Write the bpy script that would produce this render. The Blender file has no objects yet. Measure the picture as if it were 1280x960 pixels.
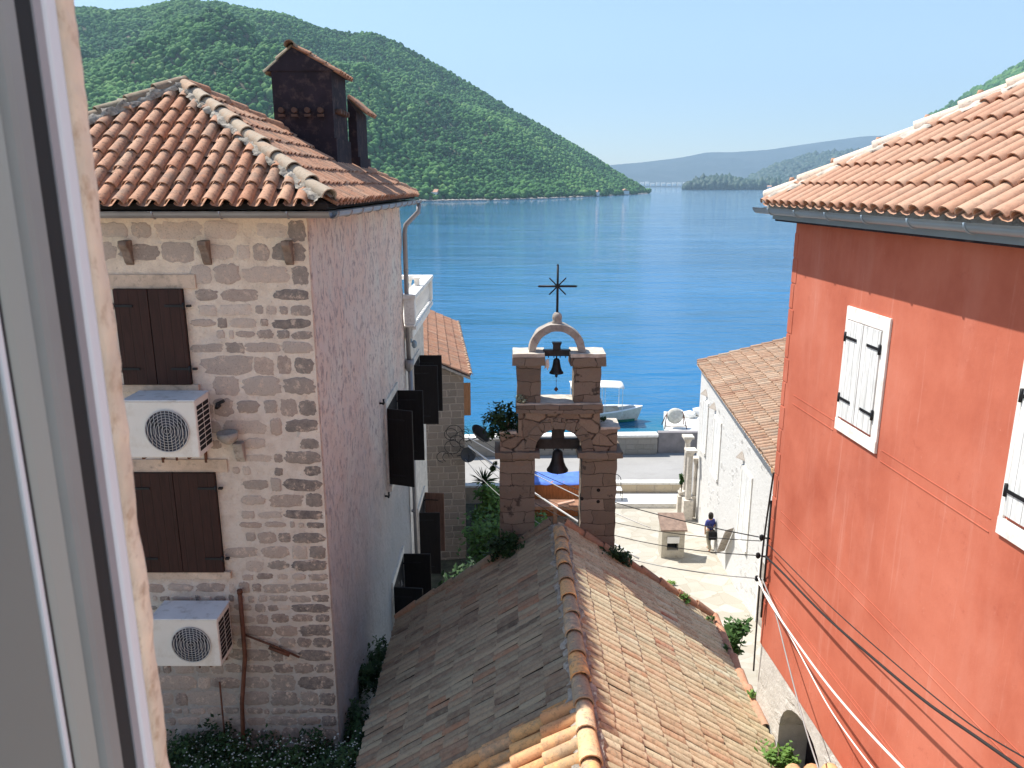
HAZE=0.00012; SKY=.108; SUN=4.7; EXPO=.95
import bpy, bmesh, math, random
import numpy as np
from mathutils import Vector, Matrix, noise
random.seed(7); rng = np.random.default_rng(7)
SC = bpy.context.scene
C = SC.collection
H = 16.0            # eye height above the sea (metres)
R = math.radians

# ------------------------------------------------------------------ mesh helpers
class MB:
    """collects faces (and one colour per vertex) for ONE mesh object"""
    def __init__(s): s.v=[]; s.f=[]; s.c=[]; s.sm=[]
    def add(s, vs, fs, col=(.5,.5,.5), smooth=False):
        o=len(s.v); s.v+= [tuple(v) for v in vs]; s.c+=[col]*len(vs)
        for f in fs: s.f.append(tuple(i+o for i in f)); s.sm.append(smooth)
        return s
    def box(s, x0,x1,y0,y1,z0,z1, col=(.5,.5,.5)):
        vs=[(x,y,z) for z in (z0,z1) for y in (y0,y1) for x in (x0,x1)]
        return s.add(vs,[(0,2,3,1),(4,5,7,6),(0,1,5,4),(2,6,7,3),(0,4,6,2),(1,3,7,5)],col)
    def obox(s, c, ax, ay, az, hx, hy, hz, col=(.5,.5,.5)):
        c=Vector(c); ax=Vector(ax).normalized(); ay=Vector(ay).normalized(); az=Vector(az).normalized()
        vs=[c+ax*(hx*i)+ay*(hy*j)+az*(hz*k) for k in (-1,1) for j in (-1,1) for i in (-1,1)]
        return s.add(vs,[(0,2,3,1),(4,5,7,6),(0,1,5,4),(2,6,7,3),(0,4,6,2),(1,3,7,5)],col)
    def tube(s, pts, r, n=8, col=(.5,.5,.5), cap=True, smooth=True):
        pts=[Vector(p) for p in pts]; k=len(pts)
        rr=r if isinstance(r,(list,tuple)) else [r]*k
        vs=[]; up=None
        for i,p in enumerate(pts):
            d=(pts[min(i+1,k-1)]-pts[max(i-1,0)]).normalized()
            if up is None:
                up=Vector((0,0,1)) if abs(d.z)<.9 else Vector((1,0,0))
            a=d.cross(up).normalized(); b=a.cross(d).normalized(); up=b
            for j in range(n):
                t=2*math.pi*j/n; vs.append(p+a*(math.cos(t)*rr[i])+b*(math.sin(t)*rr[i]))
        fs=[(i*n+j,i*n+(j+1)%n,(i+1)*n+(j+1)%n,(i+1)*n+j) for i in range(k-1) for j in range(n)]
        s.add(vs,fs,col,smooth)
        if cap:
            o=len(s.v)-k*n
            s.f.append(tuple(o+j for j in range(n))[::-1]); s.sm.append(False)
            s.f.append(tuple(o+(k-1)*n+j for j in range(n))); s.sm.append(False)
        return s
    def lathe(s, c, prof, n=20, col=(.5,.5,.5), axis='z', smooth=True):
        c=Vector(c); vs=[]
        for (r,h) in prof:
            for j in range(n):
                t=2*math.pi*j/n; a,b=r*math.cos(t),r*math.sin(t)
                vs.append(c+(Vector((a,b,h)) if axis=='z' else Vector((a,h,b)) if axis=='y' else Vector((h,a,b))))
        k=len(prof)
        fs=[(i*n+j,i*n+(j+1)%n,(i+1)*n+(j+1)%n,(i+1)*n+j) for i in range(k-1) for j in range(n)]
        s.add(vs,fs,col,smooth); o=len(s.v)-k*n
        s.f.append(tuple(o+j for j in range(n))[::-1]); s.sm.append(False)
        s.f.append(tuple(o+(k-1)*n+j for j in range(n))); s.sm.append(False)
        return s
    def prism(s, poly, y0, y1, axis='y', col=(.5,.5,.5)):
        """poly in the plane perpendicular to axis, extruded y0..y1"""
        n=len(poly)
        def P(a,b,t): return (a,t,b) if axis=='y' else (t,a,b) if axis=='x' else (a,b,t)
        vs=[P(a,b,y0) for a,b in poly]+[P(a,b,y1) for a,b in poly]
        fs=[tuple(range(n)),tuple(range(2*n-1,n-1,-1))]+[(i,(i+1)%n,(i+1)%n+n,i+n) for i in range(n)]
        return s.add(vs,fs,col)

def mesh_of(name, mb, mat, off=(0,0,0), recalc=False, bevel=0):
    me=bpy.data.meshes.new(name)
    ox,oy,oz=off
    me.from_pydata([(x-ox,y-oy,z-oz) for x,y,z in mb.v],[],mb.f)
    if mat: me.materials.append(mat)
    at=me.color_attributes.new('tone','FLOAT_COLOR','POINT')
    at.data.foreach_set('color',np.array([(c[0],c[1],c[2],1.0) for c in mb.c],dtype=np.float32).ravel())
    me.polygons.foreach_set('use_smooth',mb.sm)
    if recalc:
        bm=bmesh.new(); bm.from_mesh(me); bmesh.ops.recalc_face_normals(bm,faces=bm.faces); bm.to_mesh(me); bm.free()
    me.update(); return me

def thing(name,label,cat,loc=(0,0,0),group=None,kind=None):
    o=bpy.data.objects.new(name,None); C.objects.link(o); o.location=loc
    o.empty_display_size=.2
    o['label']=label; o['category']=cat
    if group: o['group']=group
    return o
def obj(name, mb, mat, parent=None, recalc=True, bevel=0, label=None, loc=None):
    off=(0,0,0)
    if parent is not None:
        off=world_loc(parent)
    elif loc is not None: off=loc
    me=mesh_of(name,mb,mat,off,recalc)
    o=bpy.data.objects.new(name,me); C.objects.link(o)
    if parent is not None: o.parent=parent
    elif loc is not None: o.location=loc
    if bevel:
        m=o.modifiers.new('bevel','BEVEL'); m.width=bevel; m.segments=2; m.limit_method='ANGLE'; m.angle_limit=R(40)
    if label: o['label']=label
    return o
def world_loc(o):
    v=Vector(o.location)
    while o.parent is not None:
        o=o.parent; v=v+Vector(o.location)
    return tuple(v)
def tag(o,label=None,cat=None,group=None,kind=None):
    if label: o['label']=label
    if cat: o['category']=cat
    if group: o['group']=group
    if kind: o['kind']=kind
    return o
def copy_tree(o,parent=None):
    c=o.copy(); C.objects.link(c); c.parent=parent
    for ch in list(o.children): copy_tree(ch,c)
    return c
def cut(o, cutters):
    """subtract the cutter meshes for real, keep the result as the object's mesh"""
    cs=[]
    for mb in cutters:
        me=mesh_of('cut',mb,None,world_loc(o),True); c=bpy.data.objects.new('cut',me); C.objects.link(c); c.location=world_loc(o)
        m=o.modifiers.new('b','BOOLEAN'); m.operation='DIFFERENCE'; m.solver='EXACT'; m.object=c; cs.append(c)
    bpy.context.view_layer.update()
    dg=bpy.context.evaluated_depsgraph_get()
    me=bpy.data.meshes.new_from_object(o.evaluated_get(dg))
    for m in list(o.modifiers): o.modifiers.remove(m)
    o.data=me
    for c in cs: bpy.data.objects.remove(c)

# ------------------------------------------------------------------ materials
class NT:
    def __init__(s,name):
        m=bpy.data.materials.new(name); m.use_nodes=True; s.m=m; s.t=m.node_tree; s.n=s.t.nodes
        s.b=s.n['Principled BSDF']; s.b.inputs['Specular IOR Level'].default_value=.25
    def L(s,a,b): s.t.links.new(a,b)
    def new(s,t,**k):
        n=s.n.new(t)
        for a,v in k.items(): setattr(n,a,v)
        return n
    def pos(s): return s.new('ShaderNodeNewGeometry').outputs['Position']
    def obc(s): return s.new('ShaderNodeTexCoord').outputs['Object']
    def scale(s,vec,sc):
        n=s.new('ShaderNodeVectorMath',operation='MULTIPLY'); s.L(vec,n.inputs[0]); n.inputs[1].default_value=sc; return n.outputs[0]
    def noise(s,vec,scale,detail=4,rough=.55,col=False,dist=0):
        n=s.new('ShaderNodeTexNoise'); n.inputs['Scale'].default_value=scale; n.inputs['Detail'].default_value=detail
        n.inputs['Roughness'].default_value=rough; n.inputs['Distortion'].default_value=dist
        if vec is not None: s.L(vec,n.inputs['Vector'])
        return n.outputs['Color' if col else 'Fac']
    def ramp(s,fac,stops,interp='LINEAR'):
        n=s.new('ShaderNodeValToRGB'); n.color_ramp.interpolation=interp
        e=n.color_ramp.elements
        while len(e)<len(stops): e.new(.5)
        for el,(p,c) in zip(e,stops):
            el.position=p; el.color=(c,c,c,1) if isinstance(c,(int,float)) else (*c,1)
        s.L(fac,n.inputs[0]); return n.outputs['Color']
    def mix(s,f,a,b,mode='MIX'):
        n=s.new('ShaderNodeMix',data_type='RGBA',blend_type=mode)
        for i,v in ((0,f),(6,a),(7,b)):
            if hasattr(v,'is_output') : s.L(v,n.inputs[i])
            elif i==0: n.inputs[0].default_value=v
            else: n.inputs[i].default_value=(*v,1) if not isinstance(v,(int,float)) else (v,v,v,1)
        return n.outputs[2]
    def math(s,op,a,b=0,c=0,clamp=False):
        n=s.new('ShaderNodeMath',operation=op,use_clamp=clamp)
        for i,v in enumerate((a,b,c)):
            if hasattr(v,'is_output'): s.L(v,n.inputs[i])
            else: n.inputs[i].default_value=v
        return n.outputs[0]
    def sep(s,vec):
        n=s.new('ShaderNodeSeparateXYZ'); s.L(vec,n.inputs[0]); return n.outputs
    def comb(s,x,y,z=0):
        n=s.new('ShaderNodeCombineXYZ')
        for i,v in enumerate((x,y,z)):
            if hasattr(v,'is_output'): s.L(v,n.inputs[i])
            else: n.inputs[i].default_value=v
        return n.outputs[0]
    def bump(s,h,strength=.5,dist=.02,prev=None):
        n=s.new('ShaderNodeBump'); n.inputs['Strength'].default_value=strength; n.inputs['Distance'].default_value=dist
        s.L(h,n.inputs['Height'])
        if prev is not None: s.L(prev,n.inputs['Normal'])
        return n.outputs[0]
    def tone(s):
        n=s.new('ShaderNodeAttribute',attribute_name='tone'); return n.outputs['Color']
    def out(s,col=None,rough=None,normal=None,metal=None,spec=None):
        for k,v in (('Base Color',col),('Roughness',rough),('Normal',normal),('Metallic',metal),('Specular IOR Level',spec)):
            if v is None: continue
            if hasattr(v,'is_output'): s.L(v,s.b.inputs[k])
            elif k=='Base Color': s.b.inputs[k].default_value=(*v,1)
            else: s.b.inputs[k].default_value=v
        return s.m

def m_paint(name,col,rough=.6,var=.12,scale=3,bump=.15,dirt=None,metal=0,bdist=.004,bscale=40):
    t=NT(name); p=t.obc(); n=t.noise(p,scale,5)
    lo=tuple(c*(1-var) for c in col); hi=tuple(min(1,c*(1+var)) for c in col)
    c=t.ramp(n,[(.3,lo),(.7,hi)])
    if dirt:
        d=t.noise(p,scale*2.3,6,.65); c=t.mix(t.ramp(d,[(.52,0),(.7,.8)]),c,dirt)
    return t.out(c,rough,t.bump(t.noise(p,bscale,4),bump,bdist),metal)

def m_tiles(name,cols,lichen=(.22,.2,.16),lich=.5,lo=.5,grime=(.05,.035,.03),gr=.35):
    t=NT(name); p=t.pos(); tn=t.sep(t.tone())
    k=len(cols); c=t.ramp(tn[0],[(i/(k-1),cols[i]) for i in range(k)])
    c=t.mix(t.ramp(t.noise(p,9,5,.6),[(.35,.0),(.75,.45)]),c,tuple(x*1.25 for x in cols[-1]))
    # lichen and soot patches, each tile weathered by its own amount
    s=t.math('ADD',t.noise(p,7,7,.7),t.math('MULTIPLY',tn[1],.28))
    c=t.mix(t.math('MULTIPLY',t.ramp(s,[(lo+.1,0),(lo+.24,1)]),lich),c,lichen)
    g=t.noise(p,26,5,.7)
    c=t.mix(t.math('MULTIPLY',t.ramp(g,[(.52,0),(.66,1)]),gr),c,grime)
    return t.out(c,.85,t.bump(t.noise(p,60,5,.7),.5,.006))

def m_rubble(name,axis,mortar,stones,w=.33,h=.165,msize=.026,cover=.35,cover_z=None,bs=1.0,dist=.07,mort_lo=None):
    """rubble stone wall: uneven stones in rough courses, mortar smeared over part of them"""
    t=NT(name); p=t.pos(); s=t.sep(p)
    a=s[0] if axis=='x' else s[1]
    d=t.noise(p,2.6,3,.6,col=True); ds=t.sep(d)
    d2=t.noise(p,9,2,.5,col=True); ds2=t.sep(d2)
    u=t.math('ADD',a,t.math('MULTIPLY',t.math('SUBTRACT',ds[0],.5),dist*2.2))
    u=t.math('ADD',u,t.math('MULTIPLY',t.math('SUBTRACT',ds2[0],.5),dist*.9))
    v=t.math('ADD',s[2],t.math('MULTIPLY',t.math('SUBTRACT',ds[1],.5),dist*1.5))
    v=t.math('ADD',v,t.math('MULTIPLY',t.math('SUBTRACT',ds2[1],.5),dist*.55))
    br=t.new('ShaderNodeTexBrick'); br.offset=.43; br.squash=.72; br.squash_frequency=3
    br.inputs['Scale'].default_value=1; br.inputs['Brick Width'].default_value=w; br.inputs['Row Height'].default_value=h
    br.inputs['Mortar Size'].default_value=msize; br.inputs['Mortar Smooth'].default_value=.6; br.inputs['Bias'].default_value=0
    br.inputs['Color1'].default_value=(0,0,0,1); br.inputs['Color2'].default_value=(1,1,1,1); br.inputs['Mortar'].default_value=(.5,.5,.5,1)
    t.L(t.comb(u,v),br.inputs['Vector'])
    k=len(stones)
    st=t.ramp(br.outputs['Color'],[(i/(k-1),stones[i]) for i in range(k)])
    st=t.mix(t.ramp(t.noise(p,22,6,.7),[(.35,0),(.75,.55)]),st,tuple(min(1,x*1.7) for x in stones[0]))
    mo=t.mix(t.ramp(t.noise(p,5,5,.6),[(.3,0),(.7,.6)]),mortar,mort_lo or tuple(x*.72 for x in mortar))
    cv=t.noise(p,3.1,7,.68)
    if cover_z: # weathering: less pointing left towards the foot of the wall
        z=t.math('MULTIPLY_ADD',s[2],1/(cover_z[1]-cover_z[0]),-cover_z[0]/(cover_z[1]-cover_z[0]),True)
        cv=t.math('ADD',cv,t.math('MULTIPLY_ADD',z,cover_z[3]-cover_z[2],cover_z[2]))
    cvm=t.ramp(cv,[(.62-cover*.5,0),(.74-cover*.5,.85)])
    m=t.math('MAXIMUM',t.math('MULTIPLY',br.outputs['Fac'],1.0),cvm)
    m2=t.ramp(t.math('ADD',m,t.math('MULTIPLY',t.math('SUBTRACT',t.noise(p,30,4,.7),.5),.7)),[(.3,0),(.62,1)])
    c=t.mix(m2,st,mo)
    hgt=t.math('ADD',t.math('MULTIPLY',br.outputs['Fac'],-.8),t.math('MULTIPLY',t.noise(p,16,6,.7),.9))
    return t.out(c,.92,t.bump(hgt,.8*bs,.035))

def m_rubble2(name,axis,mortar,stones,sx=3.2,sz=6.0,gap=.10,cover=.3,cover_z=None,bs=1.0,dist=.09,rnd=.85,corner=None,dark_gap=None,vertical=False):
    """irregular rubble: cells of uneven size squeezed into rough courses, pointing smeared over them"""
    t=NT(name); p=t.pos(); s=t.sep(p)
    a=s[0] if axis=='x' else s[1]
    d=t.sep(t.noise(p,3.0,4,.6,col=True)); d2=t.sep(t.noise(p,13,3,.6,col=True))
    u=t.math('ADD',a,t.math('ADD',t.math('MULTIPLY',t.math('SUBTRACT',d[0],.5),dist*2.4),t.math('MULTIPLY',t.math('SUBTRACT',d2[0],.5),dist*.8)))
    v=t.math('ADD',s[2],t.math('ADD',t.math('MULTIPLY',t.math('SUBTRACT',d[1],.5),dist*1.1),t.math('MULTIPLY',t.math('SUBTRACT',d2[1],.5),dist*.5)))
    vec=t.comb(t.math('MULTIPLY',u,sx),t.math('MULTIPLY',v,sz))
    e=t.new('ShaderNodeTexVoronoi',feature='DISTANCE_TO_EDGE',voronoi_dimensions='2D'); f=t.new('ShaderNodeTexVoronoi',voronoi_dimensions='2D')
    for n in (e,f): n.inputs['Scale'].default_value=1; n.inputs['Randomness'].default_value=rnd; t.L(vec,n.inputs['Vector'])
    cell=t.sep(f.outputs['Color']); k=len(stones)
    st=t.ramp(cell[0],[(i/(k-1),stones[i]) for i in range(k)])
    st=t.mix(t.ramp(t.noise(p,20,6,.7),[(.35,0),(.75,.5)]),st,tuple(min(1,x*1.6) for x in stones[0]))
    st=t.mix(t.ramp(t.noise(p,55,4,.7),[(.5,0),(.75,.5)]),st,tuple(x*.5 for x in stones[0]))
    mo=t.mix(t.ramp(t.noise(p,4,6,.65),[(.3,0),(.7,.7)]),mortar,dark_gap or tuple(x*.74 for x in mortar))
    thr=t.math('ADD',gap,t.math('MULTIPLY',t.math('SUBTRACT',t.noise(p,7,5,.65),.5),.22))
    thr=t.math('ADD',thr,t.math('MULTIPLY',t.math('SUBTRACT',cell[1],.5),.10))
    cv=t.math('ADD',t.noise(p,1.9,6,.66),t.math('MULTIPLY',cell[2],.18))
    if cover_z:
        z=t.math('MULTIPLY_ADD',s[2],1/(cover_z[1]-cover_z[0]),-cover_z[0]/(cover_z[1]-cover_z[0]),True)
        cv=t.math('ADD',cv,t.math('MULTIPLY_ADD',z,cover_z[3]-cover_z[2],cover_z[2]))
    if corner: # long quoins at the corner keep their faces bare
        q=t.math('MULTIPLY_ADD',a,1/(corner[1]-corner[0]),-corner[0]/(corner[1]-corner[0]),True)
        cv=t.math('ADD',cv,t.math('MULTIPLY',q,-.22)); thr=t.math('ADD',thr,t.math('MULTIPLY',q,-.03))
        st=t.mix(t.math('MULTIPLY',q,.6),st,corner[2])
    cvm=t.ramp(cv,[(.70-cover*.5,0),(.84-cover*.5,.9)])
    dd=t.math('SUBTRACT',e.outputs['Distance'],thr)
    sm=t.ramp(t.math('MULTIPLY_ADD',dd,9,.5,True),[(0,0),(1,1)])
    m=t.math('MULTIPLY',sm,t.math('SUBTRACT',1.0,cvm))
    c=t.mix(m,mo,st)
    hgt=t.math('ADD',t.math('MULTIPLY',m,.9),t.math('MULTIPLY',t.noise(p,15,6,.72),.9))
    return t.out(c,.94,t.bump(hgt,.75*bs,.03))

# tiles
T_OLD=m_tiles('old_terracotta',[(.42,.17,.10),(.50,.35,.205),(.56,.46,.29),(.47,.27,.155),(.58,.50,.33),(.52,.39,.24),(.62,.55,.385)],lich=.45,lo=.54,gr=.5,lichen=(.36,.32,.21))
T_RIDGE=m_tiles('patched_ridge_terracotta',[(.66,.40,.20),(.72,.38,.15),(.62,.45,.30),(.74,.40,.16)],lich=.8,lo=.46,lichen=(.30,.26,.20),gr=.45)
T_SOOT_SHADE=m_tiles('soot_and_shade_terracotta',[(.10,.072,.052),(.27,.19,.13),(.15,.10,.07),(.36,.28,.185),(.20,.145,.10),(.33,.165,.095),(.32,.25,.17)],lich=.5,lo=.53,lichen=(.33,.29,.2))  # shade of the chapel's left slope is mixed into this dark, sooty colour
T_LEFT=m_tiles('orange_terracotta',[(.38,.165,.09),(.47,.25,.155),(.42,.2,.115),(.52,.31,.2)],lich=.5,lo=.54,gr=.6,lichen=(.2,.165,.13))
T_RED=m_tiles('pink_terracotta',[(.40,.205,.125),(.48,.27,.18),(.43,.23,.15),(.50,.31,.21)],lich=.3,lo=.58,gr=.25,lichen=(.44,.34,.25))
T_NEW=m_tiles('new_terracotta',[(.60,.30,.12),(.56,.28,.14),(.6,.36,.2),(.64,.36,.15)],lich=.6,lo=.54,lichen=(.26,.22,.15),gr=.4)
T_WHITE=m_tiles('faded_terracotta',[(.30,.155,.095),(.44,.29,.19),(.37,.21,.13),(.50,.36,.25)],lich=.5,lo=.56,gr=.5)
M_UNDER=m_paint('dark_underlay',(.035,.025,.02),.9)
M_MORTAR_DARK=m_paint('weathered_mortar',(.34,.30,.25),.95,.45,9,.9,dirt=(.07,.06,.055),bdist=.03,bscale=16)
M_MORTAR_LIGHT=m_paint('lime_mortar',(.50,.45,.385),.95,.25,9,.8,bdist=.02,bscale=16)
# walls
def m_pointing():
    t=NT('lime_pointing'); p=t.pos(); s=t.sep(p)
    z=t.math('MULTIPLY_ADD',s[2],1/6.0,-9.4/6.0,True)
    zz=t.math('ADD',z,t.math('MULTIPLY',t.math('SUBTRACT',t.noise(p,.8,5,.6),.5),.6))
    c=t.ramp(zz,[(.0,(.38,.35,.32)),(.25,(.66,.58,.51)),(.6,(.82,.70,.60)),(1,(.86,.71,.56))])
    c=t.mix(t.ramp(t.noise(p,5,7,.7),[(.42,0),(.68,.55)]),c,(.50,.38,.30))
    c=t.mix(t.ramp(t.noise(p,2.2,6,.7),[(.56,0),(.70,.5)]),c,(.60,.55,.52))
    c=t.mix(t.ramp(t.noise(p,28,4,.7),[(.60,0),(.72,.5)]),c,(.3,.22,.17))
    h=t.math('ADD',t.noise(p,7,7,.7),t.math('MULTIPLY',t.noise(p,32,5,.7),.3))
    return t.out(c,.95,t.bump(h,1,.05))
W_FRONT=m_pointing()
def m_stones():
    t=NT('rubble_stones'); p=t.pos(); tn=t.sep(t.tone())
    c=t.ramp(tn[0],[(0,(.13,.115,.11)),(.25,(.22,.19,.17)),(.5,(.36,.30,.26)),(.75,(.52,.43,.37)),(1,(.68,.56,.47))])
    c=t.mix(t.math('MULTIPLY',tn[1],.5),c,(.33,.20,.15))
    c=t.mix(t.ramp(t.noise(p,16,7,.72),[(.38,0),(.7,.6)]),c,(.46,.37,.31))
    c=t.mix(t.ramp(t.noise(p,9,7,.75),[(.54,0),(.62,.85)]),c,(.64,.49,.39))
    c=t.mix(t.ramp(t.noise(p,50,4,.7),[(.55,0),(.72,.6)]),c,(.07,.06,.055))
    return t.out(c,.93,t.bump(t.noise(p,22,7,.72),.9,.02))
W_STONES=m_stones()
W_SIDE=None
W_WHITE=m_rubble2('whitewashed_rubble','y',(.66,.65,.63),[(.28,.27,.25),(.56,.55,.53),(.64,.63,.61),(.40,.385,.36)],sx=2.3,sz=4.4,gap=.16,cover=.62,bs=.9,dark_gap=(.6,.59,.56))
W_BASE=m_rubble2('pale_base_rubble','y',(.66,.64,.60),[(.38,.36,.33),(.62,.60,.56),(.5,.48,.45)],sx=3.4,sz=6,gap=.12,cover=.6,bs=.8,dark_gap=(.40,.38,.35))
W_LOW=m_rubble('grey_ashlar','x',(.36,.30,.25),[(.15,.125,.105),(.26,.21,.17),(.2,.165,.14)],w=.48,h=.25,msize=.028,cover=.10,dist=.04)
W_QUAY=m_rubble('quay_stone','x',(.3,.28,.25),[(.2,.19,.17),(.3,.28,.25),(.25,.24,.22)],w=.7,h=.3,msize=.025,cover=.1,dist=.03)
W_CURB=m_rubble('tan_stone','x',(.5,.42,.32),[(.38,.31,.22),(.5,.42,.3),(.44,.36,.26)],w=.8,h=.5,msize=.02,cover=.2,dist=.03)
W_TOWER=m_rubble('red_brown_stone','x',(.085,.07,.058),[(.12,.095,.075),(.235,.19,.15),(.17,.135,.105),(.30,.245,.195)],w=.52,h=.22,msize=.006,cover=.10,dist=.08)
W_ARCH=m_rubble2('arch_rubble','x',(.05,.035,.03),[(.19,.145,.11),(.29,.23,.175),(.23,.175,.135)],sx=3.6,sz=4.6,gap=.045,cover=-.2,dark_gap=(.012,.01,.01),dist=.05)
def m_side():
    t=NT('pink_harling'); p=t.pos()
    ps=t.scale(p,(1,1.2,.75)); n=t.noise(ps,8.5,8,.72,dist=.5)
    c=t.ramp(t.noise(p,.9,5,.6),[(.3,(.86,.64,.54)),(.5,(.90,.73,.63)),(.7,(.88,.80,.70))])
    c=t.mix(t.ramp(n,[(.51,0),(.60,.85)]),c,(.44,.33,.32)); c=t.mix(t.ramp(n,[(.32,.6),(.42,0)]),c,(.86,.74,.70))
    c=t.mix(t.ramp(t.noise(p,2.1,6,.7),[(.58,0),(.72,.7)]),c,(.66,.63,.6))
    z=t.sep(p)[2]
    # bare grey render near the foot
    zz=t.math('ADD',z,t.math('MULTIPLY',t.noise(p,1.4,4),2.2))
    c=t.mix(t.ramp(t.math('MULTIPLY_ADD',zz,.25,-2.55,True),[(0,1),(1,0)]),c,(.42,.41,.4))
    return t.out(c,.95,t.bump(n,1,.085))
W_SIDE=m_side()
def m_red():
    t=NT('red_stucco'); p=t.pos()
    c=t.ramp(t.noise(p,.75,6,.62),[(.28,(.40,.098,.056)),(.5,(.50,.142,.085)),(.72,(.57,.185,.118))])
    ps=t.scale(p,(1,1,.25))
    c=t.mix(t.ramp(t.noise(ps,2.6,5,.65),[(.5,0),(.8,.45)]),c,(.58,.23,.165))
    c=t.mix(t.ramp(t.noise(p,5,7,.75),[(.60,0),(.72,.55)]),c,(.36,.085,.055)); c=t.mix(t.ramp(t.noise(t.scale(p,(6,6,.35)),2.0,5,.7),[(.58,0),(.72,.35)]),c,(.62,.29,.22)); c=t.mix(t.ramp(t.noise(p,14,8,.8),[(.62,0),(.7,.5)]),c,(.60,.30,.22))
    return t.out(c,.88,t.bump(t.noise(p,9,6,.7),.25,.012))
W_RED=m_red()
M_STONE=m_paint('pale_limestone',(.62,.57,.5),.85,.2,4,.5,dirt=(.36,.32,.27),bdist=.01)
M_STONE_D=m_paint('grey_limestone',(.36,.32,.28),.9,.3,5,.6,dirt=(.15,.13,.12),bdist=.012)
M_STONE_W=m_paint('white_limestone',(.78,.76,.71),.8,.1,4,.3,dirt=(.55,.52,.47))
M_JAMB=m_paint('window_jamb_stone',(.84,.68,.52),.9,.14,14,.6,dirt=(.5,.32,.2),bdist=.004,bscale=70)
M_LINTEL=m_paint('worn_lintel',(.56,.43,.33),.9,.2,5,.7,dirt=(.3,.24,.19),bdist=.012)
M_WOOD_D=m_paint('dark_brown_paint',(.05,.016,.012),.55,.35,6)
def m_planks(name,col,axis='x',w=.11):
    t=NT(name); p=t.pos(); s=t.sep(p); a=s[0] if axis=='x' else s[1]
    fr=t.math('FRACT',t.math('DIVIDE',a,w)); g=t.ramp(fr,[(0,0),(.05,1),(.95,1),(1,0)])
    n=t.noise(t.scale(p,(9,9,1.2)),3,5,.6)
    c=t.ramp(n,[(.3,tuple(x*.75 for x in col)),(.7,tuple(x*1.3 for x in col))])
    c=t.mix(t.math('MULTIPLY_ADD',g,-.7,.7),c,tuple(x*.2 for x in col))
    return t.out(c,.6,t.bump(t.math('ADD',g,t.math('MULTIPLY',n,.2)),.6,.006))
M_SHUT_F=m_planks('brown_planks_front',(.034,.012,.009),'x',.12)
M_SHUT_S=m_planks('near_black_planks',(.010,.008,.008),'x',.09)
M_SHUT_L=m_planks('faded_brown_planks',(.16,.09,.065),'x',.09)
M_SHUT_W=m_planks('white_planks','' or (.68,.68,.66),'y',.11)
M_IRON=m_paint('black_iron',(.02,.02,.022),.5,.3,8,metal=.3)
M_RUST=m_paint('rusty_iron',(.12,.05,.03),.85,.4,9,.5)
M_ZINC=m_paint('zinc_gutter',(.30,.29,.29),.42,.15,2,.05,metal=.45)
M_ZINC_B=m_paint('blue_grey_gutter',(.26,.33,.38),.42,.12,2,.05,metal=.3)
M_AC=m_paint('cream_enamel',(.72,.68,.62),.4,.05,2,.03,dirt=(.6,.54,.46))
M_AC_TOP=m_paint('enamel_lid',(.62,.62,.62),.4,.1,3,.03,dirt=(.35,.33,.3))
M_BLACK=m_paint('black_gap',(.012,.011,.012),.8)
M_FAN=m_paint('dark_fan',(.05,.055,.075),.6)
M_WIRE_G=m_paint('grille_wire',(.55,.54,.52),.5)
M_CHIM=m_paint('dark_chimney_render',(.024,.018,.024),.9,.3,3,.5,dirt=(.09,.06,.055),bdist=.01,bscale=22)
M_BRONZE=m_paint('dark_bronze',(.035,.033,.035),.5,.4,8,.3,metal=.6)
M_CABLE=m_paint('black_cable',(.025,.023,.023),.6)
M_CABLE_W=m_paint('white_cable',(.75,.71,.66),.6)
M_CABLE_G=m_paint('grey_cable',(.3,.29,.28),.6)
M_WHITEPAINT=m_paint('white_paint',(.8,.8,.79),.45,.05,3,.05)
M_GREENPAINT=m_paint('green_antifouling',(.03,.22,.15),.5)
M_CANVAS=m_paint('white_canvas',(.82,.81,.78),.8,.06)
M_BLUE=m_paint('blue_tarpaulin',(.10,.2,.62),.5,.2,4,.6,bdist=.03,bscale=5)
M_VARN=m_planks('varnished_planks',(.42,.15,.05),'x',.13)
M_PALEWOOD=m_paint('weathered_wood',(.3,.22,.16),.8,.3,6)
M_BARK=m_paint('bark',(.13,.1,.07),.95,.3,12,.8)
M_PVC=m_paint('grey_window_frame',(.37,.405,.375),.4,.02,1,.02)
M_PVC_W=m_paint('white_window_edge',(.78,.79,.82),.4,.02,1,.02)
M_RUBBER=m_paint('rubber_gasket',(.03,.033,.036),.6,.05)
M_ROOM=m_paint('room_plaster',(.6,.6,.57),.9)
def m_leaf(name,cols,tr=.25):
    t=NT(name); tn=t.sep(t.tone()); k=len(cols)
    c=t.ramp(tn[0],[(i/(k-1),cols[i]) for i in range(k)])
    t.out(c,.6,spec=.3)
    tb=t.new('ShaderNodeBsdfTranslucent'); t.L(c,tb.inputs['Color'])
    mx=t.new('ShaderNodeMixShader'); mx.inputs[0].default_value=tr
    t.L(t.b.outputs[0],mx.inputs[1]); t.L(tb.outputs[0],mx.inputs[2])
    t.L(mx.outputs[0],t.n['Material Output'].inputs['Surface'])
    return t.m
L_DARK=m_leaf('dark_leaves',[(.015,.035,.012),(.03,.07,.02),(.05,.1,.03)])
L_MID=m_leaf('green_leaves',[(.03,.075,.018),(.06,.13,.03),(.09,.18,.04)])
L_LIGHT=m_leaf('bright_leaves',[(.08,.17,.03),(.13,.25,.05),(.2,.32,.07)])
L_FLOWER=m_leaf('pale_flowers',[(.4,.42,.36),(.6,.6,.55)])
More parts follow.
